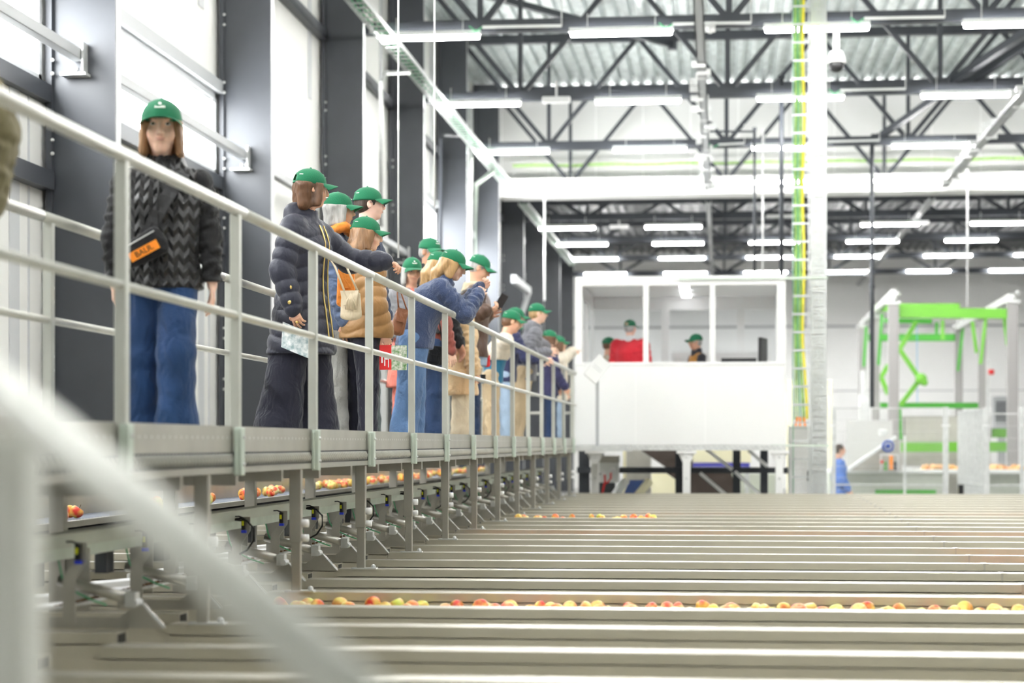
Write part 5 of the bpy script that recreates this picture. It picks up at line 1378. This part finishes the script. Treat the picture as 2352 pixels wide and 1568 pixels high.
booth_person('person in dark clothes between two others in the left of the booth', 1414, 30.6, 794, dict(face=150, sex='m', tone='warm', hair=dict(kind='short', col=DK), trousers=dict(m=denimd), tops=[dict(name='jacket', m=cloth('steel_blue_jacket', (.12, .16, .22), .4, 90), inf=.02, hem=-.1)]))
booth_person('man in a mustard vest and dark collar in the middle booth window, facing left', 1604, 29.6, 771, dict(face=205, sex='m', tone='tan', lean=.05, head=(.1, .05), hair=dict(kind='short', col=GR), trousers=dict(m=denimd), tops=[dict(name='shirt', m=cloth('dark_shirt', (.03, .03, .04), .3, 90), inf=.018, hem=-.1, collar='stand'), dict(name='vest', m=cloth('mustard_vest', (.52, .24, .04), .3, 90), inf=.03, hem=.0, noarm=True)]))
# info desk sign at the walkway end
sg = empty('info_lectern', onX(1372, 1022, -1.62), 0, 'tilted white information panel on a grey post at the end of the walkway', 'sign'); 
sg.location = onD(1372, 1024, 26.9)
MB().box((-.022, -.022, 0), (.022, .022, .95)).build('post', M['joint'], sg)
pn = MB().box((-.11, -.012, -.21), (.11, .012, .21)).build('panel', M['panel3'], sg, bevel=.006); pn.location = (.0, -.02, 1.05); pn.rotation_euler = (-.5, .72, .2)
MB().box((-.08, -.014, -.02), (.06, -.0125, -.012)).box((-.08, -.014, .02), (.06, -.0125, .028)).build('print', M['joint'], pn)
# railing end wings beside the booth
er = empty('end_railing', onX(1300, 1022, -2.5), 0, 'short crosswise railing near the end of the walkway', 'railing')
er.location = (-2.82, WY1 + .1, DZ)
for z in (.985, .70, .45): MB().tube([(0, 0, z), (.8, 0, z)], .02, 10).build('cross_rail', M['rail'], er, True)
for x in (0, .4, .8): MB().box((x - .02, -.02, 0), (x + .02, .02, .98)).build('post', M['post'], er)

# ================================================================== RISERS, CABINET
def riser_perf(px0, px1, d, label):
    a = onD(px0, 1240, d); b = onD(px1, 1240, d); wd = b.x - a.x; top = EY + 7.0
    r = empty('perforated_riser', ((a.x + b.x) / 2, a.y, 0), 0, label, 'cable tray')
    m = MB(); rows = int(top / .05); xs = [-wd / 2, -wd * .36, -wd * .30, -wd * .06, wd * .06, wd * .30, wd * .36, wd / 2]
    for k in range(rows):          # slotted plate: solid strips with rows of open slots
        z = k * .05
        m.add([(-wd / 2, 0, z), (wd / 2, 0, z), (wd / 2, 0, z + .026), (-wd / 2, 0, z + .026)], [(0, 1, 2, 3)])
        for u0, u1 in ((0, 1), (2, 3), (4, 5), (6, 7)) if k % 2 else ((0, 1), (1, 2), (3, 4), (5, 6), (6, 7)):
            m.add([(xs[u0], 0, z + .026), (xs[u1], 0, z + .026), (xs[u1], 0, z + .05), (xs[u0], 0, z + .05)], [(0, 1, 2, 3)])
    m.build('slotted_plate', M['galvb'] if 'galvb' in M else M.setdefault('galvb', mat('bright_galvanised', (.68, .70, .70), .35, .4, 9, .08)), r)
    MB().box((-wd / 2, -.0, 0), (-wd / 2 + .004, .06, top)).box((wd / 2 - .004, 0, 0), (wd / 2, .06, top)).build('side_flange', M['galvb'], r)
    MB().box((-wd / 2, .06, 0), (wd / 2, .064, top)).build('back_plate', M['galv'], r)
riser_perf(1862, 1899, 28.6, 'wide perforated galvanised riser rising to the roof right of the yellow cables')
a = onD(1820, 1240, 28.4); b = onD(1859, 1240, 28.4); wd = b.x - a.x
lr = empty('cable_ladder', ((a.x + b.x) / 2, a.y, 0), 0, 'vertical cable ladder with green and yellow cables right of the booth', 'cable ladder')
MB().box((-wd / 2, -.02, 0), (-wd / 2 + .015, .03, EY + 7)).box((wd / 2 - .015, -.02, 0), (wd / 2, .03, EY + 7)).build('side_rail', M['galvb'], lr)
z = .2
while z < EY + 7: MB().box((-wd / 2, -.038, z), (wd / 2, -.03, z + .03)).build('rung', M['galvb'], lr); z += .262
def cbl(x0, r_, mm, z0, ph, n, wob=.012):
    zt = EY + 7; pts = [(x0 + wob * math.sin(i * .5 + ph) + (.05 * max(0, 1 - (z0 + (zt - z0) * i / n - z0) / 1.2) * math.sin(ph)), -.012, z0 + (zt - z0) * i / n) for i in range(n + 1)]
    return MB().tube(pts, r_, 8).build('cable', mm, lr, True)
for i, (x0, mm) in enumerate(((-.085, M['clgreen']), (-.066, M['clgreen']), (-.045, M['cgreen']), (-.02, M['clgreen']), (0, M['clgreen']))): cbl(x0, .011, mm, EY + .35 - .02 * i, i * .35, 40, .006)
cbl(.035, .020, M['cyellow'], EY + .35, 1, 40, .012)
MB().tube([(-.11, -.03, EY + 7), (-.115, -.03, 4), (-.11, -.03, .3)], .006, 6).build('cable', M['cgreen'], lr, True)
mb = MB()
for x in (-.05, -.01, .04): mb.tube([(x, -.01, EY + .38), (x * 1.5, -.03, EY + .25)], .018, 8)
mb.build('cable_plugs', M['orange'], lr)
cb_ = empty('junction_cabinet', onD(1838, 1240, 28.9), 0, 'pale grey tall cabinet standing below the cable ladder', 'cabinet'); cb_.location.z = 0
MB().box((-.17, 0, 0), (.17, .3, EY + .26)).build('housing', M['lamp'], cb_, bevel=.01); MB().box((-.14, -.012, .3), (.14, 0, EY + .2)).build('door', M['panel2'], cb_, bevel=.004); MB().box((.10, -.02, 1.2), (.12, -.012, 1.35)).build('handle', M['black'], cb_)
for (px0, px1, py, d, lab) in ((1560, 1900, 641, 28.0, 'thin galvanised tray along the top of the booth'), (1770, 1905, 1023, 27.9, 'thin galvanised tray level with the booth floor')):
    a = onD(px0, py, d); b = onD(px1, py, d); o = MB().bar(a, (b.x, a.y, a.z), .12, .03).build('cable_tray', M['clamp']); tag(o, lab, 'cable tray')

# ================================================================== MACHINES UNDER AND BEYOND THE BOOTH
def boxpx(name, px0, py0, px1, py1, d, th, m, label, cat, parent=None, bevel=0):
    Y = onD(px0, 1018, d).y; a = onY(px0, py1, Y); b = onY(px1, py0, Y); a.z = max(a.z, 0.001)
    o = MB().box((0, 0, 0), (b.x - a.x, th, b.z - a.z)).build(name, m, parent, loc=None, bevel=bevel)
    o.location = (a.x, Y, a.z) if parent is None else Vector((a.x, Y, a.z)) - parent.location
    return tag(o, label, cat) if parent is None else o
def barpx(name, pts, d, w_, h_, m, parent, dy=0):
    mb = MB(); P = [onD(x, y, d) - (parent.location if parent else Vector()) for x, y in pts]
    for a, b in zip(P[:-1], P[1:]): mb.bar(a, b, w_, h_)
    return mb.build(name, m, parent)
fr = empty('machine_scaffold', onD(1500, 1240, 31), 0, 'black steel machine frame below the booth', 'machine frame'); fr.location.z = 0
for px in (1345, 1560, 1692, 1755, 1338, 1377): boxpx('upright', px - 9, 1030, px + 9, 1237, 31, .12, M['dark2'], None, None, fr)
boxpx('cross_beam', 1325, 1073, 1825, 1086, 30.8, .12, M['dark2'], None, None, fr)
hp_ = empty('dark_hopper', onD(1500, 1240, 33), 0, 'dark brown sheet steel hopper under the booth', 'hopper'); hp_.location.z = 0
P = [onD(x, y, 32.5) - hp_.location for x, y in ((1466, 1030), (1590, 1030), (1590, 1084), (1545, 1084))]
MB().prism(P, (0, .8, 0)).build('funnel', M['brown'], hp_); P = [onD(x, y, 32.5) - hp_.location for x, y in ((1530, 1086), (1680, 1086), (1720, 1257), (1590, 1257), (1580, 1120))]
MB().prism(P, (0, .8, 0)).build('chute', M['brown'], hp_)
for pts in (((1620, 1030), (1682, 1078)), ((1688, 1083), (1745, 1135)), ((1720, 1035), (1762, 1070)), ((1608, 1086), (1672, 1140))): barpx('diagonal_strut', pts, 30.3, .05, .05, M['white'], bt)
bc = empty('grey_control_box', onD(1405, 1240, 29.2), 0, 'grey metal control box with two white sockets and red hoses under the booth', 'control box'); bc.location.z = 0
boxpx('housing', 1372, 1049, 1420, 1108, 29.2, .3, M['lamp'], None, None, bc, .01); boxpx('top_hood', 1370, 1046, 1421, 1062, 29.1, .35, M['plate'], None, None, bc, .01)
for (px, py) in ((1384, 1085), (1409, 1079)):
    c = onD(px, py, 29.0) - bc.location; MB().tube([c, c + Vector((0, -.08, 0))], .035, 12).build('socket', M['white'], bc, True)
MB().tube([onD(x, y, 28.85) - bc.location for x, y in ((1389, 1090), (1390, 1103), (1388, 1112), (1383, 1135))], .014, 8).build('red_hose', M['red'], bc, True)
MB().tube([onD(x, y, 28.85) - bc.location for x, y in ((1403, 1085), (1403, 1098), (1396, 1107), (1389, 1109))], .014, 8).build('red_hose', M['red'], bc, True)
MB().tube([onD(x, y, 28.8) - bc.location for x, y in ((1380, 1087), (1370, 1092), (1356, 1100))], .007, 6).build('cable', M['black'], bc, True)
mt_ = empty('dark_motor', onD(1396, 1240, 29.6), 0, 'dark motor housing standing below the grey control box', 'motor'); mt_.location.z = 0
boxpx('housing', 1372, 1108, 1410, 1237, 29.6, .5, M['dark2'], None, None, mt_, .02)
bb = empty('blue_belt_conveyor', onD(1465, 1240, 30), 0, 'short blue belt conveyor with pale side plates under the booth', 'conveyor'); bb.location.z = 0
P = [onD(x, y, 29.5) - bb.location for x, y in ((1430, 1140), (1475, 1140), (1490, 1104), (1442, 1104))]
MB().prism([P[0], P[1], P[2] + Vector((0, .7, 0)), P[3] + Vector((0, .7, 0))], (0, 0, -.04)).build('belt', M['bluebelt'], bb)
for i, (x0, x1) in enumerate(((1412, 1437), (1465, 1492))): MB().bar(onD(x0, 1137, 29.3) - bb.location, onD(x1, 1104, 29.4) - bb.location, .10, .09).build('side_plate', M['lamp'] if i == 0 else M['cream'], bb)
for px in (1425, 1480): boxpx('stand', px - 4, 1135, px + 4, 1237, 29.7, .06, M['dark2'], None, None, bb)
boxpx('cladding_sheet', 1437, 1032, 1495, 1237, 34, .1, M['plate'], 'large beige grey sheet panel behind the black frame', 'machine panel')
boxpx('cream_column', 1431, 1032, 1438, 1237, 33, .1, M['cream'], 'narrow cream upright left of the beige sheet panel', 'upright')
boxpx('cream_cabinet', 1496, 1086, 1560, 1237, 36, .4, M['cream'], 'pale yellow machine cabinet behind the frame', 'machine cabinet')
vm = empty('white_vat', onD(1645, 1240, 35), 0, 'cream coated vat with a blue violet band seen below the booth', 'vat'); vm.location.z = 0
boxpx('vat_wall', 1585, 1030, 1725, 1063, 35, 1.0, M['cream'], None, None, vm, .02); boxpx('blue_band', 1585, 1063, 1722, 1072, 34.98, 1.0, mat('violet_blue_band', (.09, .09, .45), .4), None, None, vm); 
for px in (1590, 1716): boxpx('stand', px - 5, 1072, px + 5, 1237, 35.3, .1, M['galv'], None, None, vm)
boxpx('grey_green_cabinet', 1565, 1088, 1790, 1237, 37, .5, mat('sage_grey_paint', (.50, .53, .45), .5), 'low sage grey machine cover behind the black frame', 'machine cover')
# plain cream panels right of the booth
for i, (x0, x1, lab) in enumerate(((1807, 1822, 'narrow cream door leaf immediately right of the booth'), (1902, 1911, 'narrow cream panel between the riser and the mesh fence'))):
    boxpx('cream_panel', x0, 872, x1, 1237, 42, .1, M['cream'], lab, 'locker')

# ------------------------------------------------ mesh fence
def mesh_panel(p0, p1, z0, z1, parent, nx=.05, nz=.20):
    m = MB(); L = (p1 - p0).length; n = int(L / nx)
    for i in range(n + 1):
        q = p0.lerp(p1, i / n); m.bar((q.x, q.y, z0), (q.x, q.y, z1), .004, .004, (0, 1, 0))
    k = int((z1 - z0) / nz)
    for j in range(k + 1): z = z0 + (z1 - z0) * j / k; m.bar((p0.x, p0.y, z), (p1.x, p1.y, z), .005, .005)
    fr_ = MB()
    for z in (z0, z1, z0 + .9): fr_.bar((p0.x, p0.y, z), (p1.x, p1.y, z), .025, .025)
    m.build('wire_mesh', M['galv'], parent); fr_.build('mesh_frame', M['galv'], parent)
DF = 34.5; YFn = onD(2170, 1018, DF).y
fn = empty('mesh_fence', (0, YFn, 0), 0, 'galvanised wire mesh safety fence with round cornered posts at the right', 'fence')
ztop = onY(2170, 937, YFn).z
def fp(px, wpx=13): 
    a = onY(px - wpx / 2, 1018, YFn).x; b = onY(px + wpx / 2, 1018, YFn).x; MB().box((a, -.03, 0), (b, .03, ztop + .02)).build('post', M['galv'], fn, bevel=.004)
    MB().box((a - .03, -.035, ztop - .32), (b + .03, -.03, ztop - .29)).build('fixing_clip', M['white'], fn)
for px, wp in ((1915, 9), (2172, 13), (2266, 13), (2347, 8)): fp(px, wp)
X_ = lambda px: onY(px, 1018, YFn).x
mesh_panel(Vector((X_(1920), 0, 0)), Vector((X_(2165), 0, 0)), .12, ztop, fn)
mesh_panel(Vector((X_(2273), 0, 0)), Vector((X_(2343), 0, 0)), .12, ztop - .1, fn)
# the open gate leaf stands at an angle
gt = empty('mesh_gate', (X_(2260), YFn + .02, 0), 0, 'wire mesh gate leaf standing open at an angle between two fence posts', 'gate')
g1 = onD(2202, 1018, 37.5); mesh_panel(Vector((0, 0, 0)), Vector((g1.x - gt.location.x, g1.y - YFn, 0)), .12, ztop - .02, gt, .03, .20)
for t in (0, .3, .6, 1.0):
    q = Vector((g1.x - gt.location.x, g1.y - YFn, 0)) * t; MB().box((q.x - .02, q.y - .02, .1), (q.x + .02, q.y + .02, ztop)).build('gate_post', M['galv'], gt)

# ------------------------------------------------ green tipping frame
DG = 43.0; YG = onD(2100, 1018, DG).y
gm = empty('green_lifting_frame', (onY(2150, 1018, YG).x, YG, 0), 0, 'bright green lifting frame on four grey columns, behind the mesh fence', 'machine')
gl_ = gm.location
greyc = mat('warm_grey_column', (.36, .345, .34), .5)
def gcol(px, d, w_, ytop, lab='column'):
    Y = onD(px, 1018, d).y; a = onY(px - w_ / 2, ytop, Y); b = onY(px + w_ / 2, ytop, Y)
    o = MB().box((0, 0, 0), (b.x - a.x, b.x - a.x, a.z)).build(lab, greyc, gm, bevel=.01); o.location = Vector((a.x, Y, 0)) - gl_
    q = MB().box((-.04, -.04, a.z), (b.x - a.x + .04, .3, a.z + .06)).ball(((b.x - a.x) / 2, 0, a.z + .10), .07).ball(((b.x - a.x) / 2 + .1, 0, a.z + .22), .05); q.build('pulley_block', M['galv'], gm); gm.children[-1].location = o.location
gcol(2053, 43.0, 24, 698); gcol(2327, 43.0, 24, 695); gcol(2203, 49, 17, 752); gcol(2257, 46.5, 17, 730); gcol(2012, 46.5, 17, 730); gcol(1981, 49, 16, 752)
def gbar(pts, d, w_, h_, m='cgreenb', nm='green_beam', d2=None):
    mb = MB(); P = [onD(x, y, d if (d2 is None or i == 0) else d2) - gl_ for i, (x, y) in enumerate(pts)]
    for a, b in zip(P[:-1], P[1:]): mb.bar(a, b, w_, h_)
    return mb.build(nm, M[m], gm)
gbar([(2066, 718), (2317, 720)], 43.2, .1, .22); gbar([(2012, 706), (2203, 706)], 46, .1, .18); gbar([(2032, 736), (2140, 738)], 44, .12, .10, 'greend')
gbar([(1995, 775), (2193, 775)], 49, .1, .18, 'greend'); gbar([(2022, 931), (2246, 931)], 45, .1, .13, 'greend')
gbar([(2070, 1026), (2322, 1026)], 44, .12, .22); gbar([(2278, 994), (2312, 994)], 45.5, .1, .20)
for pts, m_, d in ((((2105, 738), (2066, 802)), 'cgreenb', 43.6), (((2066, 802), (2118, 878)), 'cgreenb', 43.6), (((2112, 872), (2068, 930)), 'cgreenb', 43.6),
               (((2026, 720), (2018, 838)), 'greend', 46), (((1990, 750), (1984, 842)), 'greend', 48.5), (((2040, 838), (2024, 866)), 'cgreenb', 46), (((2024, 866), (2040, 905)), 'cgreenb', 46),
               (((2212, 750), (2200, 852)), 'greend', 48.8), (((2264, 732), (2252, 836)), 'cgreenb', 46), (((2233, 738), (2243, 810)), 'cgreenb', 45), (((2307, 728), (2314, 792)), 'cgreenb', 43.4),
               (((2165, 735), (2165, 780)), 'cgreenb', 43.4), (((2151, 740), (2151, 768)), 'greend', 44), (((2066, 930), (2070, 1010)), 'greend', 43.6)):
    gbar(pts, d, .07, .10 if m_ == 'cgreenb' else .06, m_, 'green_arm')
c = onD(2116, 870, 43.4) - gl_; MB().ball(c, .13, 10, 8).ball(c + Vector((.06, -.05, -.08)), .08).build('hinge_joint', M['cgreenb'], gm, True)
for (x0, y0, x1, y1, d, d2) in ((2053, 672, 1985, 738, 43, 49), (2322, 682, 2200, 752, 43, 49)):
    gbar([(x0, y0), (x1, y1)], d, .10, .15, 'galv', 'slanted_rail', d2)
MB().tube([onD(2106, 740, 44) - gl_, onD(2107, 925, 44) - gl_], .007, 6).build('blue_hose', mat('pale_blue_hose', (.2, .55, .85), .4), gm)
lb_ = boxpx('warning_light', 2272, 848, 2284, 860, 44.5, .1, M['red'], 'red signal light on the post right of the green frame', 'signal light', None, .02)
sp_ = boxpx('signal_post', 2265, 828, 2271, 1237, 44.6, .06, M['galv'], 'thin grey post carrying the red signal light', 'post')
# crate tank, ramp, machines behind the fence
mc = empty('sorting_machine', onD(2080, 1240, 39), 0, 'low sage coloured machine line behind the mesh fence with instruments on top', 'machine'); mc.location.z = 0
sage = mat('sage_machine_paint', (.52, .55, .48), .5)
boxpx('machine_body', 1905, 1085, 2168, 1237, 39, .8, sage, None, None, mc, .01); boxpx('machine_body', 2268, 1082, 2352, 1237, 39, .8, sage, None, None, mc, .01); boxpx('cover_edge', 1905, 1080, 2352, 1086, 38.9, .9, M['lamp'], None, None, mc)
boxpx('green_base', 2010, 1124, 2150, 1140, 38.9, .8, M['greend'], None, None, mc)
tk = boxpx('steel_tank', 2075, 955, 2275, 1070, 45.3, 1.0, M['plate'], 'wide stainless tank between the green beams', 'tank', None, .02)
ic = empty('inclined_conveyor', onD(2000, 1240, 38.2), 0, 'inclined conveyor with pale side rail rising to a blue hand wheel', 'conveyor'); ic.location.z = 0
P = [onD(x, y, 38.3) - ic.location for x, y in ((1942, 1080), (2062, 1005), (2072, 1080))]; MB().prism(P, (0, .5, 0)).build('side_plate', M['plate'], ic)
MB().bar(onD(1946, 1080, 38.2) - ic.location, onD(2058, 1002, 38.2) - ic.location, .08, .06).build('side_rail', M['lamp'], ic)
c = onD(2040, 1024, 38.1) - ic.location; MB().tube([c + Vector((.10 * math.cos(t), 0, .10 * math.sin(t))) for t in np.linspace(0, 2 * PI, 17)], .022, 8, False).ball(c, .05).build('hand_wheel', mat('blue_wheel', (.03, .09, .42), .4), ic, True)
c = onD(2028, 993, 38.2) - ic.location; MB().cbox(c, (.16, .2, .12)).build('motor', M['lamp'], ic, bevel=.02)
st_ = empty('instrument_panel', onD(2045, 1082, 37.8), 0, 'small panel with orange and red signal lamps on the machine line', 'instrument panel')
boxpx('frame', 2023, 1042, 2064, 1046, 37.8, .1, M['galv'], None, None, st_); boxpx('frame', 2023, 1046, 2026, 1084, 37.8, .1, M['galv'], None, None, st_); boxpx('frame', 2062, 1046, 2065, 1084, 37.8, .1, M['galv'], None, None, st_)
boxpx('orange_gauge', 2043, 1046, 2051, 1078, 37.7, .06, M['orange'], None, None, st_); boxpx('red_lamp', 2023, 1057, 2029, 1064, 37.7, .06, M['red'], None, None, st_); boxpx('green_bottle', 2031, 1060, 2037, 1080, 37.8, .06, M['greend'], None, None, st_); boxpx('black_unit', 2053, 1060, 2060, 1080, 37.8, .08, M['dark2'], None, None, st_)
boxpx('pale_post', 2076, 1000, 2081, 1240, 38.4, .06, M['lamp'], 'thin pale post with a black tip beside the instrument panel', 'post'); boxpx('black_rod', 2077, 958, 2079, 1000, 38.4, .03, M['black'], 'thin black rod on top of the pale post', 'rod')
ap = MB()
for i in range(260):
    p = onD(rnd.uniform(2120, 2350), rnd.uniform(1070, 1082), 40 + rnd.uniform(0, 1)); ap.ball(p, .045, 8, 6)
M['applecream'] = mat('pale_apple_mass', (.92, .66, .30), .4, 0, 6, .1, tint=(.85, .36, .12))
tag(ap.build('apples_in_basin', M['applecream'], None, True), 'apples lying in the basin behind the mesh fence', 'apples', kind='stuff')
boxpx('machine_basin', 2110, 1078, 2352, 1237, 39.9, 1.3, M['plate'], 'steel basin holding apples behind the mesh fence', 'basin')
tc_ = boxpx('tall_cabinet', 1975, 905, 1998, 1237, 41.6, .4, M['galv'], 'tall pale cabinet with a sensor head at the left foot of the green frame', 'cabinet', None, .01)
boxpx('sensor_head', 1978, 850, 1990, 905, 41.6, .3, M['galv'], None, None, tc_, .01)
boxpx('grey_screen', 1944, 965, 2050, 1240, 41.2, .05, mat('grey_screen_panel', (.60, .60, .58), .5), 'broad grey screen panel behind the inclined conveyor', 'screen panel')
vu = empty('ventilation_unit', onD(2300, 960, 50), 0, 'grey ventilation unit with louvres at the right, partly behind a column', 'ventilation unit')
boxpx('housing', 2285, 910, 2320, 1000, 50, .5, M['joint'], None, None, vu)
for k in range(6): boxpx('louvre', 2288, 922 + k * 8, 2318, 925 + k * 8, 49.95, .05, M['dark2'], None, None, vu)
boxpx('ventilation_stand', 2295, 1000, 2310, 1263, 50.1, .3, M['joint'], 'grey stand below the ventilation unit', 'stand')
yt = boxpx('yellow_hand_tool', 2201, 1118, 2206, 1240, 36.5, .05, M['cyellow'], 'yellow and black tool leaning by the mesh gate', 'tool'); MB().box((.0, -.01, .80), (.10, .05, .98)).build('black_grip', M['black'], yt)
# worker in blue
person('worker in a light blue overall behind the mesh fence at the riser', 1927, 0, 1.72, dict(face=10, res=.012, sex='m', tone='warm', cap=False, hair=dict(kind='short', col=DK), R=((.1, .1, -1), (0, .4, -.8)), trousers=dict(m=denim), tops=[dict(name='overall', m=cloth('work_blue', (.10, .22, .62), .4, 90), inf=.03, hem=-.15)]), pos=onD(1927, 1018, 37.5), dZ=0)
